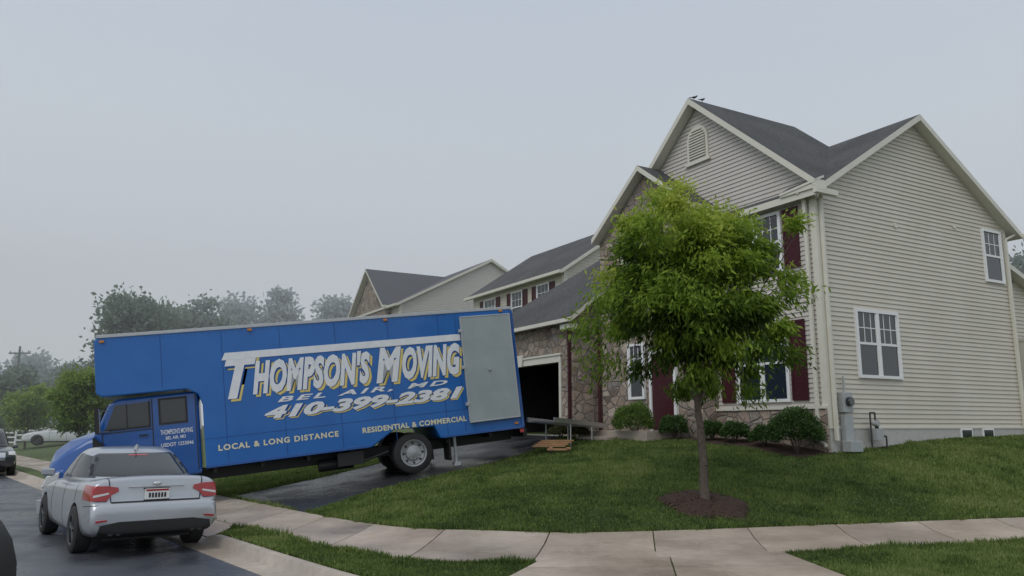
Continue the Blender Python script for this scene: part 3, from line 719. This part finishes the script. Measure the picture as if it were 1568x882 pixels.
# ---------------------------------------------------------------- cars
def applymods(o):
    dg=bpy.context.evaluated_depsgraph_get(); dg.update()
    me=bpy.data.meshes.new_from_object(o.evaluated_get(dg)); o.modifiers.clear(); o.data=me
def boolop(o,cut,op,rm=True):
    b=o.modifiers.new('b','BOOLEAN'); b.operation=op; b.object=cut; b.solver='EXACT'; bpy.context.view_layer.update(); applymods(o)
    if rm: bpy.data.objects.remove(cut)
def smoothall(o,ang=35):
    o.data.polygons.foreach_set('use_smooth',[True]*len(o.data.polygons))
    try: o.data.set_sharp_from_angle(angle=math.radians(ang))
    except Exception: pass
def body_shell(name,st,matl,sub=2):
    m=MB(); rings=[]
    for (x,hw,zb,zs,zt) in st:
        h=[(0,zb),(hw*.8,zb),(hw*.96,zb+.06),(hw*1.0,zb+(zs-zb)*.45),(hw*.985,zs-.19*(zs-zb)/.8),(hw*.975,zs-.13*(zs-zb)/.8),(hw*.955,zs-.01),(hw*.80,zs+(zt-zs)*.8),(0,zt)]
        ring=h+[(-y,z) for y,z in reversed(h[1:-1])]
        rings.append([(x,y,z) for y,z in ring])
    n=len(rings[0])
    for r in rings: m.v+=r
    for i in range(len(rings)-1):
        for j in range(n):
            k=(j+1)%n; m.f.append((i*n+j,i*n+k,(i+1)*n+k,(i+1)*n+j)); m.m.append(0)
    m.f.append(tuple(range(n))); m.m.append(0); m.f.append(tuple((len(rings)-1)*n+i for i in reversed(range(n)))); m.m.append(0)
    o=m.build(name,[matl]); s=o.modifiers.new('s','SUBSURF'); s.levels=sub; s.render_levels=sub; applymods(o)
    return o
def cabin(name,lv,matl,sub=2,ex=3.4,N=24):
    m=MB()
    for (z,xr,xf,hw) in lv:
        for i in range(N):
            t=2*math.pi*(i+.5)/N; c=math.cos(t);s=math.sin(t)
            rr=(abs(c)**ex+abs(s)**ex)**(-1/ex)
            m.v.append(((xr+xf)/2+(xf-xr)/2*c*rr,hw*s*rr,z))
    for i in range(len(lv)-1):
        for j in range(N):
            k=(j+1)%N; m.f.append((i*N+j,i*N+k,(i+1)*N+k,(i+1)*N+j)); m.m.append(0)
    m.f.append(tuple(range(N))); m.m.append(0); m.f.append(tuple((len(lv)-1)*N+i for i in reversed(range(N)))); m.m.append(0)
    o=m.build(name,[matl]); s=o.modifiers.new('s','SUBSURF'); s.levels=sub; s.render_levels=sub; applymods(o)
    return o
def conform(src,name,pts,vec,matl,scale=1.008,cen=(0,0,.8),parent=None):
    o=bpy.data.objects.new(name,src.data.copy()); col.objects.link(o)
    o.data.transform(Matrix.Translation(cen)@Matrix.Scale(scale,4)@Matrix.Translation(-Vector(cen)))
    m=MB(); m.prism(pts,vec,0); c=m.build('tmpcut',[matl])
    o.data.materials.clear(); o.data.materials.append(matl)
    boolop(o,c,'INTERSECT')
    o.data.materials.clear(); o.data.materials.append(matl); o.data.polygons.foreach_set('material_index',[0]*len(o.data.polygons))
    smoothall(o); o.parent=parent
    return o
def car(name,loc,ang,kind,paint,z=0):
    E=empty(name,(loc[0],loc[1],z),math.radians(ang))
    if kind=='sedan':
        st=[(-2.36,.76,.36,.62,.66),(-2.345,.84,.33,.69,.71),(-2.30,.875,.31,.735,.755),(-2.255,.865,.30,.78,.80),(-2.245,.865,.29,.97,1.04),(-2.215,.87,.28,1.03,1.105),(-2.08,.885,.26,1.035,1.12),(-1.75,.90,.22,1.02,1.10),(-1.0,.905,.19,.98,1.03),(0,.905,.19,.955,1.0),(.9,.905,.19,.93,1.0),(1.4,.905,.2,.87,.96),(1.9,.885,.22,.79,.87),(2.15,.83,.25,.70,.76),(2.28,.70,.3,.6,.64)]
        lv=[(.85,-1.93,1.35,.86),(1.05,-1.82,1.12,.83),(1.22,-1.42,.70,.76),(1.36,-1.05,.36,.69),(1.45,-.84,.18,.61),(1.505,-.58,0,.46)]
        sw=[[(-1.42,1.07),(-.98,1.35),(-.42,1.40),(-.42,1.04)],[(-.36,1.04),(-.36,1.40),(.12,1.38),(.78,1.02)]]
        rw=[(-.73,1.09),(-.73,1.13),(-.60,1.37),(-.53,1.405),(.53,1.405),(.60,1.37),(.73,1.13),(.73,1.09)]; wb=1.325; r=.335
    else:
        st=[(-2.35,.80,.40,.9,.95),(-2.32,.88,.36,1.05,1.08),(-2.25,.92,.32,1.1,1.14),(-1.6,.94,.28,1.1,1.14),(0,.94,.26,1.08,1.12),(1.0,.94,.26,1.06,1.1),(1.5,.93,.28,1.0,1.06),(2.1,.9,.3,.92,.98),(2.3,.84,.34,.84,.88),(2.38,.74,.4,.72,.76)]
        lv=[(.98,-2.3,1.4,.86),(1.15,-2.25,1.15,.84),(1.45,-2.1,.75,.76),(1.65,-2.0,.4,.70),(1.74,-1.9,.3,.66),(1.77,-1.6,.1,.5)]
        sw=[[(-2.0,1.2),(-1.9,1.6),(-1.2,1.63),(-1.2,1.18)],[(-1.12,1.18),(-1.12,1.63),(-.3,1.64),(-.3,1.17)],[(-.22,1.17),(-.22,1.64),(.3,1.62),(.85,1.15)]]
        rw=[(-.7,1.2),(-.6,1.6),(.6,1.6),(.7,1.2)]; wb=1.4; r=.37
    bd=body_shell('body',st,paint,3 if kind=='sedan' else 2)
    if kind=='sedan':
        for s in (1,-1):
            conform(bd,'tail_lamp',[(-3,s*.97,.79),(-3,s*.97,.995),(-3,s*.66,.99),(-3,s*.52,.965),(-3,s*.51,.91),(-3,s*.60,.865),(-3,s*.66,.79)],(1.2,0,0),M_red,1.010,parent=E)
            conform(bd,'reverse_lamp',[(-3,s*.84,.835),(-3,s*.84,.868),(-3,s*.64,.90),(-3,s*.64,.875)],(1.0,0,0),M_lampw,1.012,parent=E)
            conform(bd,'head_lamp',[(3,s*.9,.62),(3,s*.9,.78),(3,s*.55,.70),(3,s*.55,.60)],(-1.15,0,0),M_lampw,1.01,parent=E)
            conform(bd,'bumper_reflector',[(-3,s*.80,.50),(-3,s*.80,.53),(-3,s*.66,.54),(-3,s*.66,.52)],(1.0,0,0),M_red,1.016,parent=E)
        conform(bd,'diffuser',[(-3,-.80,.2),(-3,-.74,.46),(-3,-.5,.50),(-3,.5,.50),(-3,.74,.46),(-3,.80,.2)],(1.,0,0),M_black,1.012,parent=E)
        conform(bd,'trunk_gap',[(-3,-.60,.755),(-3,-.60,.772),(-3,.60,.772),(-3,.60,.755)],(.9,0,0),M_black,1.004,parent=E)
        for s in (1,-1): conform(bd,'trunk_side_gap',[(-3,s*.60,.76),(-3,s*.612,.76),(-3,s*.66,1.2),(-3,s*.648,1.2)],(.95,0,0),M_black,1.004,parent=E)
        conform(bd,'rocker',[(-.95,-1,.0),(-.95,-1,.27),(.95,-1,.27),(.95,-1,.0)],(0,2,0),M_black,1.006,parent=E)
        for x in (-.38,.62,-1.28):
            conform(bd,'door_seam',[(x,-1,.3),(x,-1,1.05),(x+.014,-1,1.05),(x+.014,-1,.3)],(0,2,0),M_black,1.002,parent=E)
        conform(bd,'bumper_seam',[(-1.90,-1,.69),(-1.90,-1,.70),(-2.3,-1,.735),(-2.3,-1,.725)],(0,2,0),M_black,1.002,parent=E)
    else:
        for s in (1,-1):
            conform(bd,'tail_lamp',[(-3,s*.97,.95),(-3,s*.97,1.2),(-3,s*.74,1.2),(-3,s*.74,.95)],(1.0,0,0),M_red,1.01,parent=E)
            conform(bd,'head_lamp',[(3,s*.97,.78),(3,s*.97,.95),(3,s*.6,.92),(3,s*.6,.8)],(-1.,0,0),M_lampw,1.01,parent=E)
        conform(bd,'rear_bumper',[(-3,-1,.3),(-3,-1,.62),(-3,1,.62),(-3,1,.3)],(.9,0,0),M_black,1.01,parent=E)
        conform(bd,'grille',[(3,-.5,.6),(3,-.5,.88),(3,.5,.88),(3,.5,.6)],(-.9,0,0),M_chrome,1.01,parent=E)
    for sx in (-wb,wb):
        m=MB(); m.tube((sx,.56,r),(sx,1.2,r),r+.045,None,36); c=m.build('tmp',[M_black]); boolop(bd,c,'DIFFERENCE')
        m=MB(); m.tube((sx,-1.2,r),(sx,-.56,r),r+.045,None,36); c=m.build('tmp',[M_black]); boolop(bd,c,'DIFFERENCE')
    smoothall(bd,38); bd.parent=E
    bd.data.materials.clear(); bd.data.materials.append(paint); bd.data.polygons.foreach_set('material_index',[0]*len(bd.data.polygons))
    cb=cabin('cabin',lv,paint); smoothall(cb,60); cb.parent=E
    cen=(-.3,0,1.1)
    for s in sw: conform(cb,'side_glass',[(x,-1.2,z_) for x,z_ in s],(0,2.4,0),M_cglass,1.008,cen,E)
    conform(cb,'rear_glass',[(-3,y,z_) for y,z_ in rw],(2.2,0,0),M_cglass,1.008,cen,E)
    conform(cb,'windscreen',[(3,y,z_) for y,z_ in rw],(-2.6,0,0),M_cglass,1.008,cen,E)
    if kind=='sedan': conform(cb,'high_brake_lamp',[(-3,-.14,1.37),(-3,.14,1.37),(-3,.14,1.39),(-3,-.14,1.39)],(2.2,0,0),M_red,1.012,cen,E)
    for sx in (-wb,wb):
        for s in (1,-1): wheel('wheel',E,(sx,s*(.80 if kind=='sedan' else .83),r),r,.235,s,[M_rub,M_rim if kind=='sedan' else M_chrome,M_black])
    m=MB()
    m.box(-1.9,1.9,-.6,.6,.2,.45,0)
    m.build('underbody',[M_black],parent=E)
    m=MB()
    for s in (1,-1):
        m.prism([(.62,s*.88,1.0),(.74,s*.88,1.0),(.72,s*.88,1.12),(.62,s*.88,1.13)],(0,s*.2,.02),0)
    m.build('door_mirrors',[paint],parent=E,bevel=.03)
    if kind=='sedan':
        m=MB()
        m.box(-2.30,-2.252,-.165,.165,.785,.935,0)
        m.box(-2.304,-2.300,-.155,.155,.90,.925,1)
        for i in range(6): m.box(-2.305,-2.300,-.12+i*.042,-.12+i*.042+.026,.81,.875,2)
        m.box(-2.298,-2.252,-.175,.175,.775,.785,2); m.box(-2.298,-2.252,-.175,.175,.935,.945,2)
        m.build('licence_plate',[M_white,M_red,M_black],parent=E)
        m=MB()
        for y in (-.60,-.50,.50,.60): m.tube((-2.375,y,.35),(-2.05,y,.35),.032,.032,16,0); m.tube((-2.376,y,.35),(-2.2,y,.35),.026,.026,16,1)
        m.build('exhaust_tips',[M_rim,M_black],parent=E)
        m=MB(); m.prism([(-.95,-.012,1.44),(-.72,-.012,1.465),(-.88,-.012,1.54),(-.95,-.012,1.53)],(0,.024,0),0); m.build('antenna_fin',[paint],parent=E,bevel=.008)
        m=MB(); m.lathe_y((0,0,0),[(.045,0),(.03,.01),(.001,.012)],16); o=m.build('badge',[M_chrome],parent=E); o.matrix_local=Matrix.Translation((-2.262,0,1.0))@Matrix.Rotation(math.radians(90),4,'Z')@Matrix.Diagonal((1.3,1,.7,1))
        m=MB(); m.box(-2.275,-2.24,-.38,.38,.955,.970); m.build('trunk_garnish',[M_chrome],parent=E,bevel=.004)
    return E
car('parked_silver_sedan',(-6.56,13.71),128,'sedan',M_silver)
x,y=pq2w(38,3.3); car('parked_suv',(x,y),128-180,'suv',M_dkpaint)
car('parked_white_car',(-30.6,55),205,'sedan',M_whpaint,z=gz(-30.6,55)+.0)
# ---------------------------------------------------------------- truck
inc=math.radians(6.75); c_,s_=math.cos(inc),math.sin(inc); ax,ay=.94,.341
X=Vector((-ax*c_,-ay*c_,-s_)).normalized(); Yv=Vector((ay,-ax,0)).normalized(); Zv=X.cross(Yv)
MT=Matrix(((X.x,Yv.x,Zv.x,.3),(X.y,Yv.y,Zv.y,20.2),(X.z,Yv.z,Zv.z,1.8),(0,0,0,1)))
T=empty('moving_truck',matrix=MT)
WB=-2.5
m=MB()
side=[(0,0),(2.15,0),(2.28,.30),(3.25,.34),(3.8,0),(7.42,0),(7.42,1.38),(7.50,1.62),(7.72,1.75),(9.40,1.75),(9.5,1.83),(9.5,2.96),(9.42,3.03),(0,3.03)]
m.prism([(x,0,z) for x,z in side],(0,WB,0),0)
m.build('cargo_box',[M_blue],parent=T,bevel=.03)
m=MB()
m.box(-.01,9.45,-.06,.02,3.0,3.07,0); m.box(-.01,9.45,WB-.02,WB+.06,3.0,3.07,0); m.box(-.012,.05,WB,0,2.95,3.065,0)
m.box(-.02,.06,-.05,.022,.02,2.98,1); m.box(0,2.1,-.02,.012,.0,.06,1); m.box(3.85,7.42,-.02,.012,.0,.06,1)
m.build('edge_rails',[M_rail,M_blue2],parent=T,bevel=.006)
m=MB()
for x in (1.95,3.2,4.45,5.7,6.95,8.2): m.box(x,x+.012,.0,.004,.07 if x<7.4 else 1.85,2.98)
m.box(1.5,1.51,.0,.006,.07,2.98)
m.box(.0,7.4,.0,.004,.62,.63)
m.build('panel_seams',[M_blued],parent=T)
m=MB()
for xs in np.arange(.3,9.4,.16):
    m.box(xs,xs+.02,0,.005,2.93,2.95)
m.build('rivets',[M_blued],parent=T)
m=MB(); m.box(.1,1.38,.02,.075,.3,2.88,0)
for z in (.28,2.86): m.box(.08,1.40,.02,.083,z,z+.03,1)
for x in (.08,1.375): m.box(x,x+.03,.02,.083,.31,2.86,1)
m.box(.75,.8,.075,.12,1.5,1.56,1)
for z in (.7,1.6,2.5): m.box(1.36,1.46,.02,.09,z,z+.08,1)
m.build('side_door_panel',[M_panel,M_rail],parent=T,bevel=.006)
m=MB()
for x,z in ((9.3,2.9),(6.3,2.93),(3.2,2.93),(.25,2.95),(.15,.12)): m.box(x,x+.09,.01,.04,z,z+.045,0)
for y in (-.25,-2.2): m.box(-.03,0,y,y+.15,-.12,0,1)
m.box(0.02,.12,.0,.03,-.1,-.02,1)
m.build('marker_lamps',[M_amber,M_red],parent=T)
m=MB()
for y in (-.85,-1.75): m.box(.1,9.6,y,y+.1,-.28,-.05,0)
m.box(-.1,.0,WB+.1,-.1,-.22,-.02,0)
for x in (.8,1.9,4.2,5.2,6.2,7.2): m.box(x,x+.08,WB+.15,-.15,-.12,0,0)
m.tube((2.82,-.3,-.26),(2.82,-2.2,-.26),.09,.09,10,0); m.tube((9.35,-.3,-.26),(9.35,-2.2,-.26),.06,.06,10,0)
m.tube((4.2,-.5,-.3),(5.0,-.5,-.3),.14,.14,14,0); m.box(4.0,4.6,-.3,-.1,-.35,-.05,0); m.tube((3.4,-.2,-.15),(4.1,-.15,-.32),.03,.03,6,0)
m.tube((1.75,-.25,0),(1.75,-.25,-.62),.04,.04,8,1); m.box(1.67,1.83,-.33,-.17,-.7,-.62,1)
m.box(1.9,1.94,-2.4,-1.85,-.6,0,0); m.box(1.9,1.94,-.65,-.1,-.55,0,0)
m.box(8.0,9.0,-2.3,-.2,-.35,.3,0)
m.build('chassis',[M_black,M_rail],parent=T)
for x,yy_ in ((2.82,-.22),(2.82,-.5),(2.82,-2.28),(2.82,-2.0)):
    wheel('rear_wheel',T,(x,yy_,-.26),.48,.26,1 if yy_>-1.2 else -1,[M_rub,M_rimsil,M_black,M_chrome],truck=True)
for yy_ in (-.2,-2.3): wheel('front_wheel',T,(9.45,yy_,-.22),.48,.27,1 if yy_>-1.2 else -1,[M_rub,M_rimsil,M_black,M_chrome],truck=True)
m=MB()
ci=.16
cabp=[(7.5,-.1),(9.05,-.1),(9.05,.35),(9.62,.95),(9.55,1.02),(9.28,1.60),(9.1,1.68),(7.5,1.70)]
m.prism([(x,-ci,z) for x,z in cabp],(0,WB+2*ci,0),0)
m.build('cab',[M_blue2],parent=T,bevel=.05)
hx=lambda x:9.35+(x-9.35)*.83
m=MB()
secs=[(9.3,.24,.98,1.05,.1),(9.8,.26,.90,1.01,.1),(10.3,.34,.70,.90,.1),(10.65,.44,.50,.72,.02),(10.82,.56,.30,.48,.0)]
rings=[]
for (x,inn,zs,zt,zb) in secs:
    x=hx(x)
    y0=-inn; y1=WB+inn; ym=(y0+y1)/2
    rings.append([(x,y0,zb),(x,y0,zs-.1),(x,y0-.06,zs),(x,y0-.32,zs+.05),(x,y0-.5,zt),(x,ym,zt+.05),(x,y1+.5,zt),(x,y1+.32,zs+.05),(x,y1+.06,zs),(x,y1,zs-.1),(x,y1,zb)])
nn=len(rings[0])
for r in rings: m.v+=r
for i in range(len(rings)-1):
    for j in range(nn):
        k=(j+1)%nn; m.f.append((i*nn+j,i*nn+k,(i+1)*nn+k,(i+1)*nn+j)); m.m.append(0)
m.f.append(tuple(range(nn))); m.m.append(0); m.f.append(tuple((len(rings)-1)*nn+i for i in reversed(range(nn)))); m.m.append(0)
o=m.build('hood',[M_blue2],parent=T,smooth=True,sharp=50)
m=MB()
for y0,sg in ((-.02,-1),(WB+.02,1)):
    A=np.linspace(-.15,math.pi*1.0,18); prof_=[(.54,0),(.66,0),(.70,.04),(.715,.12),(.68,.30),(.60,.36)]
    base=len(m.v); kk=len(prof_)
    for a in A:
        for (rr_,dy) in prof_: m.v.append((9.45+rr_*math.cos(a)*(1.0 if a>1.2 else 1.12),y0+sg*dy,-.2+rr_*math.sin(a)))
    for i in range(len(A)-1):
        for j in range(kk-1): m.f.append((base+i*kk+j,base+i*kk+j+1,base+(i+1)*kk+j+1,base+(i+1)*kk+j)); m.m.append(0)
m.build('fenders',[M_blue2],parent=T,smooth=True,sharp=45)
m=MB()
nose=[(9.95,.25),(10.2,.36),(10.38,.30),(10.52,.12),(10.56,-.02),(10.54,-.18),(10.0,-.18)]
for y0 in (-.06,WB+.66): m.prism([(x,y0,z) for x,z in nose],(0,-.6,0),0)
m.build('fender_noses',[M_blue2],parent=T,bevel=.06)
m=MB()
m.box(10.48,10.66,WB+.05,-.05,-.48,-.2,0); m.box(10.3,10.52,WB+.3,-.3,-.2,-.05,1)
m.prism([(10.54,-.68,-.1),(10.55,-.68,.38),(10.585,-.68,.38),(10.60,-.68,-.1)],(0,WB+1.36,0),0)
for i in range(7): m.box(10.6,10.612,WB+.75,-.75,-.05+i*.055,-.03+i*.055,1)
m.build('front_bumper_and_grille',[M_chrome,M_black],parent=T,bevel=.02)
m=MB()
for y0 in (-.03,WB+.41): m.prism([(10.26,y0,.10),(10.22,y0,.31),(10.46,y0,.25),(10.585,y0,.02)],(0,-.38,0),0)
m.build('head_lamps',[M_lampw],parent=T,bevel=.02)
m=MB()
yg=-ci+.004
m.prism([(8.52,yg,1.06),(9.36,yg,1.06),(9.17,yg,1.55),(8.52,yg,1.57)],(0,-.03,0),0)
m.prism([(7.78,yg,1.08),(8.28,yg,1.08),(8.28,yg,1.57),(7.78,yg,1.57)],(0,-.03,0),0)
m.prism([(9.585,-.3,1.04),(9.31,-.3,1.60),(9.33,-.3,1.61),(9.605,-.3,1.05)],(0,WB+.6,0),0)
m.build('cab_windows',[M_cglass],parent=T)
m=MB()
for (x0,x1,z0,z1) in ((8.435,8.455,.05,1.62),(9.415,9.435,.3,1.0),(8.455,9.415,.045,.065),(8.455,9.415,.97,.99),(7.56,7.58,.0,1.66)): m.box(x0,x1,yg-.002,yg+.004,z0,z1)
m.box(8.55,8.72,yg,yg+.03,.85,.88); m.box(7.6,9.0,-.25,-.02,-.42,-.34); m.box(8.93,8.95,yg,yg+.012,1.06,1.55)
for (xa,xb,za,zb) in ((7.74,8.32,1.04,1.08),(7.74,8.32,1.57,1.61),(7.74,7.78,1.08,1.57),(8.28,8.32,1.08,1.57),(8.48,9.38,1.02,1.06),(8.48,8.52,1.06,1.58)): m.box(xa,xb,yg-.004,yg+.010,za,zb)
m.box(9.4,9.62,-.235,-.20,.55,.92); 
m.build('cab_trim',[M_black],parent=T)
m=MB(); m.box(9.42,9.5,.12,.34,.98,1.52,0); m.tube((9.3,-.1,1.45),(9.46,.22,1.45),.015,.015,6,1); m.tube((9.3,-.1,1.02),(9.46,.22,1.02),.015,.015,6,1)
m.box(9.412,9.42,.14,.32,1.0,1.5,2)
m.box(9.42,9.5,WB-.34,WB-.12,.98,1.52,0)
m.build('mirrors',[M_black,M_metal,M_chrome],parent=T,bevel=.01)
def text(body,xl,xr,z0,z1,matl,bold=.0,shear=0,y=.006,name='lettering',sh=None,space=1):
    cu=bpy.data.curves.new(name,'FONT'); cu.body=body; cu.size=1; cu.offset=bold; cu.shear=shear; cu.extrude=0; cu.space_character=space
    cu.materials.append(matl); cu.resolution_u=3
    o=bpy.data.objects.new(name,cu); col.objects.link(o); bpy.context.view_layer.update()
    bb=[Vector(b) for b in o.bound_box]; x0=min(b.x for b in bb);x1=max(b.x for b in bb);y0=min(b.y for b in bb);y1=max(b.y for b in bb)
    sx=(xl-xr)/(x1-x0); sy=(z1-z0)/(y1-y0)
    R=Matrix(((-1,0,0,0),(0,0,1,0),(0,1,0,0),(0,0,0,1)))
    dx,dz=(sh or (0,0))
    o.parent=T
    o.matrix_local=Matrix.Translation((xl+x0*sx-dx,y,z0-y0*sy-dz))@R@Matrix.Diagonal((sx,sy,1,1))
    return o
def stext(body,xl,xr,z0,z1,bold,shear=.25,sh=(.06,.06),**k):
    text(body,xl,xr,z0,z1,M_yel,bold+.015,shear,y=.008,sh=sh,**k)
    text(body,xl,xr,z0,z1,M_blued,bold+.025,shear,y=.010,sh=(.012,.012),**k)
    text(body,xl,xr,z0,z1,M_let,bold,shear,y=.012,**k)
stext("T",6.92,6.22,1.44,2.40,.05,.35)
stext("HOMPSON'S",6.36,3.68,1.48,2.26,.05,.3,space=1.05)
stext("M",3.58,2.92,1.46,2.29,.05,.3)
stext("OVING",2.93,1.46,1.48,2.26,.05,.3,space=1.05)
m=MB(); m.prism([(6.98,.006,2.31),(6.90,.006,2.47),(1.42,.006,2.47),(1.42,.006,2.31)],(0,.008,0),0)
m.build('lettering_bar',[M_let,M_yel],parent=T)
text("BEL AIR, MD",5.85,1.85,1.24,1.38,M_let,.03,.3,y=.012,space=1.3)
stext("410-399-2381",6.15,1.48,.90,1.19,.045,.3,sh=(.04,.035))
text("LOCAL & LONG DISTANCE",7.15,4.55,.34,.47,M_cream,.035,0,y=.006,space=1.2)
text("RESIDENTIAL & COMMERCIAL",4.0,1.46,.34,.47,M_cream,.035,0,y=.006,space=1.1)
text("THOMPSON'S MOVING",8.3,7.65,.82,.93,M_let,.01,0,y=yg+.004)
text("BEL AIR, MD",8.2,7.8,.70,.78,M_let,.01,0,y=yg+.004)
text("USDOT 1233046",8.3,7.65,.56,.64,M_let,.01,0,y=yg+.004)
# ---------------------------------------------------------------- ramp, planks, dolly
m=MB()
a=Vector((.75,21.2,1.95)); b=Vector((2.45,24.0,1.80)); d=(b-a).normalized(); s=Vector((0,0,1)).cross(d).normalized()*.38
for q in (s,-s):
    m.prism([a+q,b+q,b+q+Vector((0,0,.12)),a+q+Vector((0,0,.12))],q.normalized()*.04,0)
for i in range(14):
    c=a.lerp(b,(i+.5)/14); m.prism([c-s,c+s,c+s+d*.17,c-s+d*.17],(0,0,.03),0)
for f in (.3,.7):
    c=a.lerp(b,f)
    for q in (s,-s): m.tube(c+q,Vector((c.x+q.x,c.y+q.y,gz(c.x+q.x,c.y+q.y))),.02,.02,6,0)
m.build('loading_ramp',[M_metal])
m=MB(); gx,gy=.75,21.0; g0=gz(gx,gy)
for i in range(4):
    o=Vector((gx+.08*i-.2,gy+.1*i,g0+.18+.045*i)); m.prism([o,o+Vector((.85,.25,.0)),o+Vector((.80,.45,0)),o+Vector((-.05,.2,0))],(0,0,.04),0)
m.build('wood_planks',[M_wood])
m=MB(); gx,gy=.95,20.6; g0=gz(gx,gy)
for o in (0,.35): m.prism([(gx-.05,gy+o,g0+.12),(gx+.55,gy+o+.1,g0+.12),(gx+.55,gy+o+.2,g0+.12),(gx-.05,gy+o+.1,g0+.12)],(0,0,.04),0)
for u_ in (0,.45): m.prism([(gx+u_,gy,g0+.16),(gx+u_+.09,gy,g0+.16),(gx+u_+.09,gy+.5,g0+.16),(gx+u_,gy+.5,g0+.16)],(0,0,.03),0)
for u_ in (.05,.5):
    for v_ in (.08,.45): m.tube((gx+u_-.02,gy+v_,g0+.06),(gx+u_+.02,gy+v_,g0+.06),.055,.055,12,1)
m.build('furniture_dolly',[M_wood,M_black])
m=MB()
for i in range(12):
    x=-44+i*1.6; y=64; z=gz(x,y); m.box(x-.06,x+.06,y-.06,y+.06,z-.2,z+1.2)
    if i<11:
        for h in (.35,.75,1.1): m.box(x+.06,x+1.54,y-.02,y+.02,z+h-.05,z+h+.06)
m.build('white_rail_fence',[M_white])
m=MB(); x,y=-52,84; z=gz(x,y); m.tube((x,y,z-.3),(x,y,z+9.5),.16,.11,10,0); m.box(x-1.1,x+1.1,y-.06,y+.06,z+8.7,z+8.85,0)
for q in (-.95,0,.95): m.tube((x+q,y,z+8.85),(x+q,y,z+9.05),.05,.04,6,0)
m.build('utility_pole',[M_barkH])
# the car the picture is taken from: its door with the side mirror (only the mirror edge is in view)
E=empty('car_door',(0,0,0))
m=MB()
vs=[];fs=[];nu,nv=20,12
for j in range(nv+1):
    ph=math.pi*j/nv
    for i in range(nu):
        th=2*math.pi*i/nu; cx,cy,cz=math.cos(th)*math.sin(ph),math.sin(th)*math.sin(ph),math.cos(ph)
        f=lambda v:math.copysign(abs(v)**.7,v)
        vs.append((-.675+.10*f(cx),.95+.06*f(cy),1.60+.115*f(cz)))
for j in range(nv):
    for i in range(nu):
        k=(i+1)%nu; fs.append((j*nu+i,j*nu+k,(j+1)*nu+k,(j+1)*nu+i))
m.add(vs,fs); m.tube((-.74,.93,1.54),(-.86,.84,1.50),.03,.035,10)
m.build('mirror_housing',[M_black],parent=E,smooth=True,sharp=60)
m=MB(); m.prism([(-.90,-.35,.45),(-.90,.82,.45),(-.90,.86,1.42),(-.86,.84,1.50),(-.86,-.35,1.50)],(-.06,0,0))
m.build('door_panel',[M_dkpaint],parent=E,bevel=.02)
# ---------------------------------------------------------------- fog
fm=bpy.data.materials.new('fog'); fm.use_nodes=True; N=fm.node_tree.nodes; L=fm.node_tree.links
N.remove(N['Principled BSDF']); vsn=N.new('ShaderNodeVolumeScatter'); vsn.inputs['Color'].default_value=(.98,.99,1,1); vsn.inputs['Density'].default_value=.0046
L.new(vsn.outputs[0],N['Material Output'].inputs['Volume'])
m=MB(); m.box(-260,260,34,190,-3,42); m.build('fog_bank',[fm])
# ---------------------------------------------------------------- world, sun, camera
w=bpy.data.worlds.new('World'); S.world=w; w.use_nodes=True; N=w.node_tree.nodes; L=w.node_tree.links
bg=N['Background']; out=N['World Output']
sky=N.new('ShaderNodeTexSky'); sky.sky_type='NISHITA'; sky.sun_disc=False; sky.sun_elevation=math.radians(50); sky.sun_rotation=math.radians(215)
sky.dust_density=4
L.new(sky.outputs[0],bg.inputs[0]); bg.inputs[1].default_value=.08
tc=N.new('ShaderNodeTexCoord'); sx=N.new('ShaderNodeSeparateXYZ'); L.new(tc.outputs['Generated'],sx.inputs[0])
nz=N.new('ShaderNodeTexNoise'); nz.inputs['Scale'].default_value=1.6; nz.inputs['Detail'].default_value=3; L.new(tc.outputs['Generated'],nz.inputs['Vector'])
ma=N.new('ShaderNodeMath'); ma.operation='MULTIPLY_ADD'; L.new(nz.outputs['Fac'],ma.inputs[0]); ma.inputs[1].default_value=.12; L.new(sx.outputs['Z'],ma.inputs[2])
r=N.new('ShaderNodeValToRGB'); e=r.color_ramp.elements
e[0].position=.0; e[0].color=(.76,.81,.85,1); e[1].position=1; e[1].color=(.72,.77,.83,1)
q=e.new(.28); q.color=(.70,.755,.81,1); q=e.new(.6); q.color=(.56,.63,.72,1)
L.new(ma.outputs[0],r.inputs['Fac'])
b2=N.new('ShaderNodeBackground'); L.new(r.outputs[0],b2.inputs[0]); b2.inputs[1].default_value=1.0
mx=N.new('ShaderNodeMixShader'); mx.inputs[0].default_value=.9; L.new(bg.outputs[0],mx.inputs[1]); L.new(b2.outputs[0],mx.inputs[2]); L.new(mx.outputs[0],out.inputs[0])
sl=bpy.data.lights.new('sun','SUN'); sl.energy=.95; sl.angle=math.radians(40); sl.color=(1,.97,.93)
so=bpy.data.objects.new('sun',sl); col.objects.link(so)
el=math.radians(50); azm=math.radians(215)
dirv=Vector((math.sin(azm)*math.cos(el),math.cos(azm)*math.cos(el),math.sin(el)))
so.rotation_euler=dirv.to_track_quat('Z','Y').to_euler(); so.location=(0,-10,30)
cam=bpy.data.cameras.new('camera'); co=bpy.data.objects.new('camera',cam); col.objects.link(co)
co.location=(0,0,1.8); co.rotation_euler=(math.radians(99.95),0,0); cam.lens=28.0; cam.sensor_width=36; cam.clip_end=2000; cam.clip_start=.05
S.camera=co
S.view_settings.view_transform='Standard'; S.view_settings.look='None'; S.view_settings.exposure=0
